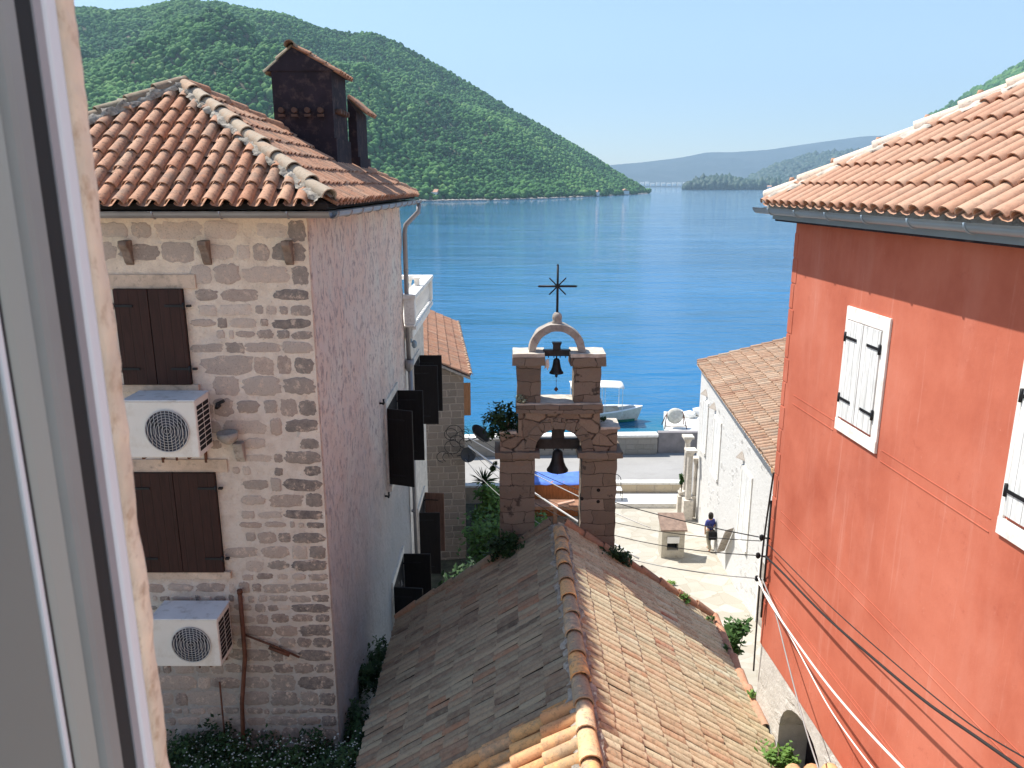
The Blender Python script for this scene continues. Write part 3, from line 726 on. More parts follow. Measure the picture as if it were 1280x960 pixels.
# ================================================================== LEFT STONE HOUSE
X0=-2.40; Y0=9.35; YB=17.1; EZ=15.70
house=thing('stone_house','tall rubble stone house with tiled pyramid roof and brown shutters at the left','house',(-4.7,13,8))
m=MB(); m.box(-7.2,X0,Y0,Y0+.35,7.0,EZ)
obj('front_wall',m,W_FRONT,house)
def rubble_stones(x0,x1,z0,z1,y,seed=3,avoid=()):
    """each stone is a low uneven dome standing just proud of the pointing"""
    m=MB(); r=random.Random(seed); z=z0; row=0
    while z<z1-.06:
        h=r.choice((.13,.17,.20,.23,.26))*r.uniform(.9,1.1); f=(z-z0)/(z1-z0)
        x=x1-.012; first=True; row+=1
        while x>x0:
            if first: w=(.46 if row%2 else .24)*r.uniform(.85,1.15)
            else: w=h*r.choice((.8,1.1,1.4,1.8,2.3))*r.uniform(.9,1.1)
            cx=x-w/2; cz=z+h/2+r.uniform(-.01,.01)
            show=first or r.random()<(1.04-.20*f)
            if z>z1-.28 and not (first and r.random()<.5): show=False
            if any(a0-.02<cx<a1+.02 and b0-.03<cz<b1+.03 for a0,a1,b0,b1 in avoid): show=False
            if show:
                gx=r.uniform(.006,.020); gz=r.uniform(.005,.016)
                if not first and f>.35: gx+=r.uniform(0,.015); gz+=r.uniform(0,.012)
                hw=max(.03,w/2-gx); hh=max(.022,h/2*r.uniform(.74,1.04)-gz); n=30; pro=r.uniform(.004,.012)
                ex=r.uniform(2.6,5); tilt=r.uniform(-.05,.05); sd=r.uniform(0,99)
                ring=[]
                for k in range(n):
                    t=2*math.pi*k/n; ct,st=math.cos(t),math.sin(t)
                    q=1/((abs(ct)**ex+abs(st)**ex)**(1/ex)); j=1+.20*noise.noise(Vector((sd,k*.6,1)))+.16*noise.noise(Vector((sd,k*1.7,4)))
                    ring.append((ct*q*j,st*q*j))
                ring[-1]=((ring[0][0]+ring[-2][0])/2,(ring[0][1]+ring[-2][1])/2)
                vs=[]
                for s_,dy in ((1.0,-.002),(.93,-pro*.7),(.78,-pro)):
                    for a_,b_ in ring: 
                        X=cx+a_*hw*s_; Z=cz+b_*hh*s_+tilt*a_*hw
                        if first: X=min(X,x1-.003)
                        vs.append((X,y+dy+noise.noise(Vector((X*14,Z*14,sd)))*.003*(s_<1),Z))
                vs.append((cx,y-pro*1.05,cz))
                fs=[(s_*n+k,s_*n+(k+1)%n,(s_+1)*n+(k+1)%n,(s_+1)*n+k) for s_ in range(2) for k in range(n)]+[(2*n+k,2*n+(k+1)%n,3*n) for k in range(n)]
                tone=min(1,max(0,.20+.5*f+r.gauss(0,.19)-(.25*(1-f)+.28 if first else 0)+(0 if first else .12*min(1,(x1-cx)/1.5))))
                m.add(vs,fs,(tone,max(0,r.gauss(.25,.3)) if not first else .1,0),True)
            x-=w; first=False
        z+=h
    return m
AVOID=((-4.9,-3.8,13.5,15.0),(-4.95,-3.65,11.0,12.7),(-3.55,-3.3,12.6,13.05))
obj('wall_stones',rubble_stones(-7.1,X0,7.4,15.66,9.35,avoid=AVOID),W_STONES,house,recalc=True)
m=MB()
# the harled side wall leans and bulges slightly: a fine lumpy sheet with thickness
ny,nz=150,150
for j in range(nz+1):
    for i in range(ny+1):
        y=Y0+.02+(YB-Y0-.02)*i/ny; z=6.5+(EZ-6.5)*j/nz
        d=noise.fractal(Vector((y*1.7,z*1.1,3)),.8,2.1,5)*.035*min(1,(i)/4)
        m.v.append((X0+.012+max(-.01,d),y,z)); m.c.append((.5,.5,.5))
for j in range(nz):
    for i in range(ny): m.f.append((j*(ny+1)+i,j*(ny+1)+i+1,(j+1)*(ny+1)+i+1,(j+1)*(ny+1)+i)); m.sm.append(True)
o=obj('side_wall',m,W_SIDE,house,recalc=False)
s=o.modifiers.new('thick','SOLIDIFY'); s.thickness=.3; s.offset=-1
m=MB(); m.box(-7.2,X0-.32,YB-.35,YB,7,EZ); m.box(-7.2,-6.9,Y0+.36,YB-.36,7,EZ)
obj('back_wall',m,W_FRONT,house)
# roof
E0=Vector((-6.98,9.05,15.80)); E1=Vector((-2.08,9.05,15.80)); E2=Vector((-2.08,17.2,15.80)); E3=Vector((-6.98,17.2,15.80)); AP=Vector((-4.53,11.5,17.30))
roof=MB(); slab(roof,[E0,E1,AP],.06); slab(roof,[E1,E2,AP],.06); slab(roof,[E2,E3,AP],.06); slab(roof,[E3,E0,AP],.06)
roof_o=obj('roof',roof,M_UNDER,house,recalc=True)
def hipclip(a,b,inside):
    n=(Vector(b)-Vector(a)).cross(Vector((0,0,1))); n.normalize()
    if n.dot(Vector(inside)-Vector(a))>0: n=-n
    return (Vector(a),n)
def slope_tiles(name,A,B,TOP,mat,parent,pitch=.205,L=.36,r=.078,**k):
    A=Vector(A);B=Vector(B);U=(B-A).normalized(); T=Vector(TOP); W=T-A; V=(W-U*W.dot(U)); ln=V.length; V.normalize()
    cols=int((B-A).length/pitch); courses=int(ln/L)+1
    inside=(A+B)/2+V*.3
    clip=[hipclip(A,TOP,inside),hipclip(B,TOP,inside)]
    mb=tile_slope(A-V*.06,U,V,cols,courses,pitch,L,r,clip=clip,**k)
    return obj(name,mb,mat,parent,recalc=False)
slope_tiles('roof_tiles',E0,E1,AP,T_LEFT,roof_o,jit=.010,slip=.06)
slope_tiles('roof_tiles',E2,E1,AP,T_LEFT,roof_o,jit=.010,slip=.06)
obj('mortar',mortar_bed(E1+Vector((-.02,.02,.05)),AP+Vector((0,0,.06)),.15,.075,2,n=90,rough=.6),M_MORTAR_DARK,roof_o)
obj('ridge_tiles',ridge_row(E1+Vector((-.0,-.0,.06)),AP+Vector((0,0,.06)),.10,.36,.03,jit=.03,tones=lambda i,k,r:r.uniform(0,.3)),
    m_tiles('mortar_smeared_ridge',[(.36,.28,.2),(.42,.27,.18),(.5,.29,.18)],lich=.85,lo=.46,lichen=(.40,.33,.25)),roof_o,recalc=False)
obj('mortar',mortar_bed(E0+Vector((.02,.02,.05)),AP+Vector((0,0,.06)),.15,.12,5,n=90,rough=.5),M_MORTAR_DARK,roof_o)
obj('ridge_tiles',ridge_row(E0+Vector((0,0,.08)),AP+Vector((0,0,.08)),.1,.4,.03,jit=.02,tones=lambda i,k,r:r.uniform(0,.3)),T_SOOT_SHADE,roof_o,recalc=False)
obj('ridge_tiles',ridge_row(E2+Vector((0,0,.03)),AP+Vector((0,0,.06)),.1,.38,.03,jit=.015),T_LEFT,roof_o,recalc=False)
# chimney
M_CLAY=m_paint('sooty_clay',(.10,.06,.045),.9,.3,8)
ch=MB(); ch.box(-3.86,-2.90,13.4,14.5,15.7,17.78); 
ch.box(-3.90,-2.86,13.36,14.54,15.7,16.75)
chim=obj('chimney',ch,M_CHIM,roof_o)
g=MB(); g.prism([(-3.93,17.78),(-3.50,18.13),(-2.84,17.78)],13.38,14.52,'y'); obj('chimney_gable',g,M_CHIM,chim)
def small_roof(A,B,C1,mat,par,pitch=.16,L=.27,r=.062):
    A=Vector(A);B=Vector(B);U=(B-A).normalized();V=(Vector(C1)-A);V=V-U*V.dot(U);ln=V.length;V.normalize()
    o=obj('roof_tiles',tile_slope(A,U,V,max(2,int((B-A).length/pitch)),max(1,round(ln/L)),pitch,ln/max(1,round(ln/L)),r),mat,par,recalc=False); return o
small_roof((-3.93,13.36,17.72),(-3.93,14.56,17.72),(-3.5,13.3,18.12),T_SOOT_SHADE,chim)
small_roof((-2.80,14.56,17.72),(-2.80,13.36,17.72),(-3.5,14.6,18.12),T_LEFT,chim)
obj('ridge_tiles',ridge_row((-3.5,13.26,18.13),(-3.5,14.62,18.13),.085,.34,.02,tones=lambda i,k,r:.1),T_SOOT_SHADE,chim,recalc=False)
v=MB()
v=None
for i in range(4): v=MB(); v.tube([(-3.72+i*.21,13.30,17.18),(-3.72+i*.21,13.42,17.18)],.045,8); v.box(-3.77+i*.21,-3.67+i*.21,13.31,13.37,17.08,17.12); obj('smoke_vent',v,M_CLAY,chim)
for i in range(4): obj('smoke_vent',MB().tube([(-2.80,13.6+i*.2,17.18),(-2.92,13.6+i*.2,17.18)],.045,8),M_CLAY,chim)
v=MB(); v.box(-2.93,-2.78,14.75,15.75,15.7,17.28); v.box(-2.95,-2.74,14.72,15.78,15.6,16.5)
c2=obj('rear_flue',v,M_CHIM,chim)
small_roof((-2.64,15.8,17.22),(-2.64,14.70,17.22),(-2.93,15.8,17.5),T_LEFT,chim)
v=MB(); v.add([(-2.93,14.75,17.28),(-2.93,15.75,17.28),(-2.93,15.75,17.5),(-2.93,14.75,17.5),(-2.78,14.75,17.28),(-2.78,15.75,17.28)],[(0,1,2,3),(0,3,4),(1,5,2),(4,3,2,5),(0,4,5,1)]); obj('flue_gable',v,M_CHIM,chim)
fl=MB(); fl.obox((-2.78,13.75,16.30),(1,0,-.66),(0,1,0),(.66,0,1),.12,.32,.012); obj('flashing',fl,M_ZINC,chim); fl=MB(); fl.obox((-2.52,15.0,16.13),(1,0,-.66),(0,1,0),(.66,0,1),.10,.22,.012)
obj('flashing',fl,M_ZINC,chim)
# gutter, brackets
m=MB(); half_gutter(m,(-7.1,8.97,15.72),(-2.03,8.97,15.72),.075); half_gutter(m,(-2.03,8.98,15.72),(-2.03,17.42,15.70),.075)
obj('gutter',m,M_ZINC,house,recalc=False)
m=MB(); m.tube([(-2.0,17.3,15.62),(-2.02,17.28,15.45),(-2.28,17.1,15.18),(-2.30,17.08,15.0),(-2.30,17.08,12.2)],.052,12); m.tube([(-2.3,17.08,12.24),(-2.3,17.08,12.1),(-2.3,17.08,11.98)],[.12,.10,.06],12); m.tube([(-2.28,17.08,12.05),(-2.26,17.08,5.5)],.05,12)
for z in (14.2,13.0,11.2,9.8,8.6,7.4): m.tube([(-2.3,17.08,z),(-2.3,17.08,z+.04)],.06,12)
obj('downpipe',m,M_ZINC,house)
for x in (-4.52,-3.60,-2.63):
    b=MB(); b.prism([(9.36,15.38),(9.2,15.38),(9.19,15.33),(9.26,15.25),(9.31,15.12),(9.36,15.08)],x-.05,x+.05,'x'); obj('stone_bracket',b,m_paint('stained_corbel',(.2,.15,.12),.9,.4,12,.6) if 'stained_corbel' not in bpy.data.materials else bpy.data.materials['stained_corbel'],house,bevel=.01)
m=MB(); m.box(-7.2,-2.1,9.05,9.36,15.66,15.70); m.box(-2.40,-2.06,9.36,17.1,15.66,15.70); obj('eaves_board',m,M_STONE,house)
# front windows: closed plank shutters
def leaf(mb,x0,x1,y,z0,z1,th=.035): mb.box(x0,x1,y-th,y,z0,z1); return mb
def hinge(mb,x,z,dirx,y,L=.22):
    mb.box(min(x,x+dirx*L),max(x,x+dirx*L),y-.012,y,z-.014,z+.014); mb.tube([(x-dirx*.01,y-.01,z-.04),(x-dirx*.01,y-.01,z+.04)],.014,6); mb.box(x-dirx*.06-.02,x-dirx*.06+.03,y-.015,y+.03,z-.012,z+.012)
for (x0,x1,z0,z1) in ((-4.74,-3.92,13.64,14.81),(-4.80,-3.75,11.12,12.49)):
    w=obj('window',MB().box(x0,x1,9.322,9.345,z0,z1),M_BLACK,house)
    obj('lintel',MB().box(x0-.14,x1+.16,9.325,9.347,z1,z1+.17),M_LINTEL,w,bevel=.006); obj('sill',MB().box(x0-.08,x1+.08,9.30,9.347,z0-.10,z0-.003),M_LINTEL,w,bevel=.006)
    xm=(x0+x1)/2
    for a,b_,dr in ((x0,xm-.004,1),(xm+.004,x1,-1)):
        s_=obj('shutter',leaf(MB(),a,b_,9.318,z0,z1),M_SHUT_F,w,bevel=.004)
        hx=a if dr>0 else b_
        for z in (z0+.2,z1-.2): hb=MB(); hinge(hb,hx,z,dr,9.281); obj('hinge',hb,M_IRON,s_)
# open shutters of the side wall
def side_window(y0,y1,z0,z1,parent,x=X0,mat=M_SHUT_S,w=.52,skew=(0,0),off=.05,drop=0):
    o=obj('window',MB().box(x-.06,x+.05,y0-.12,y1+.12,z1,z1+.15).box(x-.06,x+.10,y0-.12,y1+.12,z0-.12,z0).box(x-.05,x+.045,y0-.12,y0,z0,z1).box(x-.05,x+.045,y1,y1+.12,z0,z1),M_STONE,parent,bevel=.006)
    obj('pane',MB().box(x-.02,x+.03,y0,y1,z0,z1),M_BLACK,o)
    for k,y in enumerate((y0,y1)):
        d=Vector((1,skew[k],0)).normalized(); b=MB()
        b.obox(Vector((x+off,y,(z0+z1)/2))+d*w/2,d,(-d.y,d.x,0),(0,0,1),w/2,.018,(z1-z0)/2)
        s_=obj('shutter',b,mat if not isinstance(mat,tuple) else mat[k],o,bevel=.004)
        for z in (z0+.2,z1-.2): h=MB(); h.tube([(x+off-.07,y,z-.03),(x+off,y,z-.03),(x+off+.02,y,z)],.016,6); h.obox(Vector((x+off,y,z))+d*.18,d,(-d.y,d.x,0),(0,0,1),.18,.022,.014); obj('hinge',h,M_IRON,s_)
    return o
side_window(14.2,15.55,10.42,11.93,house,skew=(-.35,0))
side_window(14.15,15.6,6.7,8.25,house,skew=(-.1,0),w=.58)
# iron holdbacks
for (y,z) in ((13.75,10.35),(13.6,12.2)): hb=MB(); hb.tube([(X0,y,z),(X0+.09,y,z),(X0+.09,y,z+.08)],.02,6); hb.tube([(X0+.09,y-.06,z),(X0+.09,y+.06,z)],.02,6); obj('holdback',hb,M_IRON,house)
# ------------------------------------------------------------------ on the left house
def ac_unit(label,cx,z0,first=None,h=.70):
    """cx: right front edge x; front at y 8.98"""
    t=thing('air_conditioner',label,'air conditioner',(cx-.42,9.05,z0),'air conditioners on the stone house wall')
    w=.84; x1=cx; x0=cx-w; y0,y1=8.80,9.24; z1=z0+h
    b=MB().box(x0,x1,y0,y1,z0,z1-.02); body=obj('body',b,M_AC,t,bevel=.015)
    obj('lid',MB().box(x0-.008,x1+.008,y0-.008,y1+.008,z1-.019,z1),M_AC_TOP,t,bevel=.005)
    fx,fz=x0+.49,z0+h*.47; r=h*.36
    f=MB(); f.lathe((fx,y0-.001,fz),[(r,-.003),(r,.0)],40,axis='y'); fo=obj('fan_opening',f,M_FAN,t)
    bl=MB()
    for k in range(3):
        a=k*2.094+.3; d=Vector((math.cos(a),0,math.sin(a))); s=Vector((-d.z,0,d.x))
        c=Vector((fx,y0-.006,fz)); bl.add([c+d*.03,c+d*r*.9+s*.11,c+d*r*.9-s*.04],[(0,1,2)])
    bl.lathe((fx,y0-.007,fz),[(.05,-.002),(.05,.002)],16,axis='y'); obj('fan_blades',bl,m_paint('fan_blade',(.02,.022,.03),.5) if 'fan_blade' not in bpy.data.materials else bpy.data.materials['fan_blade'],fo,recalc=False)
    g=MB()
    for k in range(1,9):
        q=r*k/8; g.tube([(fx+q*math.cos(a),y0-.018,fz+q*math.sin(a)) for a in np.linspace(0,2*math.pi,33)],.0028 if k<8 else .006,4,cap=False)
    for k in range(-5,6):
        x=k*r/5.6; hh=math.sqrt(max(0,r*r-x*x)); g.tube([(fx+x,y0-.02,fz-hh),(fx+x,y0-.02,fz+hh)],.0035,4)
    obj('fan_grille',g,M_WIRE_G,t)
    s=MB()
    for i in range(9):
        for k in range(2): s.box(x1+.0005,x1+.003,y0+.04+k*.19,y0+.21+k*.19,z0+.07+i*.062*h/.7,z0+.118+i*.062*h/.7)
    obj('side_vents',s,M_BLACK,t)
    for xx in (x0+.15,x1-.15): k=MB(); k.box(xx-.015,xx+.015,y0+.03,9.348,z0-.03,z0-.001); k.box(xx-.015,xx+.015,9.32,9.348,z0-.25,z0-.03); obj('bracket',k,M_RUST,t)
    obj('drain_stub',MB().tube([(x1-.3,y0+.05,z0),(x1-.3,y0+.05,z0-.05)],.012,6),M_RUST,t)
    return t
ac_unit('cream outdoor air conditioner just below the upper brown shutters',-3.70,12.87,h=.71)
ac_unit('cream outdoor air conditioner below the lower brown shutters, with a stained lid',-3.70,10.06,h=.68)
t=thing('rusty_pipe','rusty brown iron pipe standing up the stone wall beside the lower air conditioner','pipe',(-3.7,9.2,8.4))
m=MB(); m.tube([(-3.56,9.27,10.85),(-3.57,9.27,9.9),(-3.66,9.24,9.2),(-3.70,9.2,8.2)],.03,8); m.tube([(-3.56,9.27,10.83),(-3.56,9.27,10.88)],.038,8); obj('pipe',m,M_RUST,t)
m=MB(); m.tube([(-3.95,9.28,9.5),(-3.96,9.28,8.3)],.012,6); obj('thin_pipe',m,M_RUST,t)
t=thing('iron_bracket','thin rusty rod slanting down the stone wall right of the lower air conditioner','rod',(-3.2,9.3,9.9))
m=MB(); m.tube([(-3.6,9.30,10.22),(-3.15,9.3,10.02),(-2.85,9.3,9.86)],.014,6); m.tube([(-3.25,9.29,10.02),(-2.98,9.29,9.9)],.024,6); obj('rod',m,M_RUST,t)
t=thing('stone_spout','small weathered stone basin jutting from the wall right of the upper air conditioner','spout',(-3.45,9.2,12.9))
m=MB(); m.lathe((-3.50,9.2,13.02),[(.03,-.11),(.08,-.08),(.125,-.02),(.13,.04),(.10,.04),(.06,.0)],14); m.box(-3.56,-3.43,9.2,9.345,12.93,13.03)
obj('basin',m,M_STONE_D,t); obj('corbel',MB().prism([(9.345,12.9),(9.22,12.9),(9.28,12.7),(9.345,12.62)],-3.47,-3.35,'x'),M_STONE_D,t,bevel=.012)
t=thing('wall_hook','small black iron clamp on the stone wall right above the stone basin','hook',(-3.62,9.33,13.38))
m=MB(); m.tube([(-3.62,9.345,13.36),(-3.62,9.24,13.36),(-3.60,9.24,13.42)],.022,6); m.obox((-3.58,9.27,13.42),(1,0,.5),(0,1,0),(-.5,0,1),.05,.02,.02); obj('clamp',m,M_IRON,t)

# ================================================================== TERRACE HOUSE behind it
th=thing('terrace_house','pale house with a white balustraded roof terrace behind the tall stone house','house',(-4,19,5))
m=MB(); m.box(-7,X0+.015,17.11,20.8,5,12.9); obj('wall',m,M_STONE,th)
m=MB(); m.box(-7,-2.12,17.15,20.95,12.903,12.99); m.box(-2.4,-2.2,17.15,20.9,12.7,12.9); obj('cornice',m,M_STONE_W,th,bevel=.015)
m=MB(); m.box(-2.38,-2.10,16.95,20.95,13.60,13.70); m.box(-6.8,-2.38,20.68,20.95,13.60,13.70); m.box(-2.34,-2.14,16.95,20.93,12.993,13.05)
m.box(-2.36,-2.12,16.98,17.2,13.05,13.6); m.box(-2.36,-2.12,20.7,20.92,13.05,13.6); m.box(-2.32,-2.2,18.6,18.72,13.7,13.86); m.box(-2.35,-2.17,18.57,18.75,13.86,13.89)
bal=obj('balustrade',m,M_STONE_W,th,bevel=.012)
bp=MB(); bp.lathe((0,0,0),[(.05,0),(.05,.04),(.03,.06),(.045,.14),(.062,.22),(.045,.33),(.028,.42),(.045,.46),(.05,.50),(.05,.55)],12)
bm_=mesh_of('baluster',bp,M_STONE_W,(0,0,0),True)
for i in range(15):
    o=bpy.data.objects.new('baluster',bm_); C.objects.link(o); o.parent=bal; wl=world_loc(bal); o.location=(-2.24-wl[0],17.4+i*.23-wl[1],13.05-wl[2])
for i in range(14):
    o=bpy.data.objects.new('baluster',bm_); C.objects.link(o); o.parent=bal; o.location=(-2.7-i*.28-wl[0],20.81-wl[1],13.05-wl[2])
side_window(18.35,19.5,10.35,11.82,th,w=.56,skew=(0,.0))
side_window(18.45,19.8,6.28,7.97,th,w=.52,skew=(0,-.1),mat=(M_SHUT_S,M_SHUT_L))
t=thing('electric_fitting','small blue-grey lamp box under the terrace balustrade','lamp',(-2.3,17.5,12.6))
m=MB(); m.box(-2.38,-2.28,17.45,17.55,12.55,12.7); m.lathe((-2.22,17.5,12.5),[(.02,.1),(.06,.06),(.06,-.04),(.03,-.08)],10); obj('lamp_body',m,M_ZINC_B,t)

# ================================================================== LOW STONE HOUSE further down
NA=Vector((-1.40,25.7,9.72)); NB=Vector((-2.55,36.4,9.72))    # its right eave
lh=thing('low_stone_house','grey squared-stone house with a single tiled slope, beyond the terrace','house',(-3.5,30,2.5))
dirn=(NB-NA).normalized(); lft=Vector((-dirn.y,dirn.x,0)).normalized()
if lft.x>0: lft=-lft
m=MB(); q=[NA+lft*.22+dirn*.25, NA+lft*6+dirn*.25, NB+lft*6-dirn*.2, NB+lft*.22-dirn*.2]
m.prism([(p.x,p.y) for p in q],1.2,9.68,'z')
g0=NA+dirn*.25+lft*.22; g1=NA+dirn*.25+lft*6; gm=NA+dirn*.25+lft*4
m.add([(g0.x,g0.y,9.68),(g1.x,g1.y,9.68),(gm.x,gm.y,11.35)]+[(p.x+dirn.x*.3,p.y+dirn.y*.3,p.z) for p in (Vector((g0.x,g0.y,9.68)),Vector((g1.x,g1.y,9.68)),Vector((gm.x,gm.y,11.35)))],[(0,1,2),(5,4,3),(0,2,5,3),(1,4,5,2)])
obj('wall',m,W_LOW,lh)
V=(lft+Vector((0,0,.46))).normalized()
rf=MB(); top=4.4; a=NA; b=NB
slab(rf,[a,b,b+lft*4+Vector((0,0,1.84)),a+lft*4+Vector((0,0,1.84))],.08); slab(rf,[a+lft*8,b+lft*8,b+lft*4+Vector((0,0,1.84)),a+lft*4+Vector((0,0,1.84))],.08)
ro=obj('roof',rf,M_STONE_D,lh)
obj('roof_tiles',tile_slope(NA+Vector((0,0,.02)),dirn,V,52,11,.205,.40,.078),m_tiles('low_roof_terracotta',[(.3,.13,.08),(.46,.24,.15),(.38,.18,.1),(.5,.3,.2)],lich=.4,lo=.56,gr=.4),ro,recalc=False)
obj('verge_tiles',ridge_row(NA+Vector((0,.02,.06)),NB+Vector((0,0,.06)),.09,.4,.02),T_WHITE,ro,recalc=False)
m=MB(); P=NA+lft*.22+dirn*1.6; 
for k in range(1): m.obox(P-lft*.03+dirn*.6+Vector((0,0,-1.35)),dirn,-lft,(0,0,1),.03,.30,.62)
obj('shutter',m,m_planks('ochre_planks',(.4,.2,.1),'y',.1),lh,label='ochre shutter open at the sea side corner')
def dish(label,c,r,d,mat):
    t=thing('satellite_dish',label,'satellite dish',c,'satellite dishes by the low stone house')
    d=Vector(d).normalized(); up=Vector((0,0,1)); s=d.cross(up).normalized(); u=s.cross(d)
    m=MB(); vs=[];fs=[];n=28;k=6;c=Vector(c)
    for i in range(k+1):
        for j in range(n):
            a=2*math.pi*j/n; q=r*i/k; vs.append(c+s*math.cos(a)*q+u*math.sin(a)*q+d*(q*q/r*.35))
    fs=[(i*n+j,i*n+(j+1)%n,(i+1)*n+(j+1)%n,(i+1)*n+j) for i in range(k) for j in range(n)]
    m.add(vs,fs,smooth=True); o=obj('reflector',m,mat,t,recalc=False); md=o.modifiers.new('t','SOLIDIFY'); md.thickness=.015
    a=MB(); a.tube([c+u*-r+d*.1,c+d*r*1.1],.012,6); a.lathe(c+d*r*1.1-Vector((0,0,.03)),[(.03,0),(.03,.07)],10); a.tube([c,c-d*.15,c-d*.2+Vector((-.35,0,-.1))],.02,6); obj('arm',a,M_IRON,t)
    return t
MD=m_paint('dark_dish',(.04,.045,.055),.5)
dish('larger dark satellite dish on the corner of the low stone house',(-1.22,27.3,7.15),.40,(.5,.6,.35),MD)
dish('smaller dark satellite dish left of the larger one at the stone corner',(-1.52,25.6,7.02),.26,(.2,-1,.15),MD)

# ================================================================== CHAPEL
RX,RZ=.76,10.60; EX_R=3.41; EZc=8.86; EX_L=-1.93; YF=12.0; YN=4.6
PIT=(RZ-EZc)/(EX_R-RX)
chapel=thing('chapel','low chapel with an old two-sided barrel tiled roof in the middle foreground','chapel',(.76,8.5,5))
m=MB(); m.prism([(EX_L+.25,4),(EX_R-.25,4),(EX_R-.25,EZc+.02),(RX,RZ-.20),(EX_L+.25,EZc+.02)],YN+.2,YF-.05,'y'); obj('wall',m,W_BASE,chapel)
rf=MB(); 
slab(rf,[(RX,YN,RZ-.06),(EX_R,YN,EZc-.06),(EX_R,YF,EZc-.06),(RX,YF,RZ-.06)],.08); slab(rf,[(EX_L,YN,EZc-.06),(RX,YN,RZ-.06),(RX,YF,RZ-.06),(EX_L,YF,EZc-.06)],.08)
cr=obj('roof',rf,M_UNDER,chapel)
V=Vector((-1,0,PIT)).normalized(); ln=(Vector((EX_R,0,EZc))-Vector((RX,0,RZ))).length; NC=9; Lc=ln/NC
def rt(u,v,r):
    g=noise.cell(Vector((math.floor((u+math.floor(v/Lc+.01)*.23)/.47)*1.37,math.floor(v/Lc+.01)*2.11,4.2)))
    n=noise.noise(Vector((u*.9,v*1.2,4)))*.5+.5
    return min(1,max(0,abs(g)*.45+n*.3+r.gauss(.12,.16)))
obj('sunny_slope_tiles',tile_slope((EX_R+.02,YF,EZc-.02),(0,-1,0),V,int((YF-YN)/.118),NC,.118,Lc,.0550,tones=rt,jit=.006,lift=.016,fl=.36,tap=.95,slip=.05,pan=False,th=.014),T_OLD,cr,recalc=False)
V2=Vector((1,0,PIT)).normalized()
n_new=int((7.42-YN)/.19)
obj('shaded_slope_tiles',tile_slope((EX_L-.02,7.46,EZc-.02),(0,1,0),V2,int((YF-7.46)/.118),NC,.118,Lc,.0565,jit=.008,tones=rt,lift=.014,fl=.36,tap=.93,slip=.08,pan=False,th=.014),T_SOOT_SHADE,cr,recalc=False)  # dark colour paints the stone house's shadow here, ending at its edge
obj('new_tiles',tile_slope((EX_L-.02,YN,EZc-.02),(0,1,0),V2,int((7.46-YN)/.2),NC-1,.2,ln/(NC-1),.082,jit=.008,lift=.03),T_NEW,cr,recalc=False,label='orange newer tiles at the near end')
obj('mortar',mortar_bed((RX,YN,RZ-.01),(RX,YF-.1,RZ-.01),.15,.06,9,n=120,rough=.5),M_MORTAR_DARK,cr)
def rtone(i,k,r): return r.uniform(.5,1) if i<k*.45 else r.uniform(0,1)
obj('ridge_tiles',ridge_row((RX,YN,RZ+.02),(RX,YF-.35,RZ+.02),.112,.43,.03,jit=.012,tones=rtone),T_RIDGE,cr,recalc=False)
# raised far verge and eave rows of upturned tiles
m=ridge_row((RX+.1,YF+.03,RZ-.02),(EX_R+.02,YF-.03,EZc+.03),.085,.36,.02,jit=.015); obj('verge_tiles',m,m_tiles('verge_terracotta',[(.3,.13,.08),(.4,.19,.11),(.46,.27,.17)],lich=.4),cr,recalc=False)
m=ridge_row((EX_R+.02,YF-.05,EZc+.03),(EX_R+.02,9.2,EZc+.03),.07,.36,.02,jit=.02); obj('verge_tiles',m,m_tiles('eave_terracotta',[(.36,.16,.1),(.46,.22,.13),(.5,.3,.2)],lich=.4),cr,recalc=False)
m=ridge_row((RX-.1,YF+.03,RZ-.02),(EX_L,YF-.03,EZc+.03),.085,.36,.02,jit=.015); obj('verge_tiles',m,T_SOOT_SHADE,cr,recalc=False)

# ================================================================== BELL TOWER
bt=thing('bell_tower','red-brown stone bell tower with two arches standing at the far end of the chapel roof','bell tower',(.755,12.3,8.5))
Y1,Y2=12.06,12.52
def block(x0,x1,z0,z1,y0=Y1,y1=Y2,seed=0,amp=.012):
    m=MB().box(x0,x1,y0,y1,z0,z1); return m
def roughen(o,amp=.012,cuts=.09,seed=0):
    bm=bmesh.new(); bm.from_mesh(o.data)
    for _ in range(6):
        e=[e for e in bm.edges if e.calc_length()>cuts*2]
        if not e: break
        bmesh.ops.subdivide_edges(bm,edges=e,cuts=1,use_grid_fill=True)
    L=Vector(world_loc(o))
    for v in bm.verts:
        p=(v.co+L)*6; v.co+=Vector((noise.noise(p+Vector((seed,0,0))),noise.noise(p+Vector((0,9,seed))),noise.noise(p+Vector((5,seed,3)))))*amp
    bmesh.ops.triangulate(bm,faces=[f for f in bm.faces if len(f.verts)>4])
    bm.to_mesh(o.data); bm.free()
for (x0,x1) in ((-.20,.37),(1.14,1.71)):
    o=obj('lower_pier',block(x0,x1,8.6,11.715),W_TOWER,bt); roughen(o,.02)
    o=obj('lower_capital',block(x0-.08,x1+.08,11.718,11.82,Y1-.07,Y2+.07),W_TOWER,bt); roughen(o,.02)
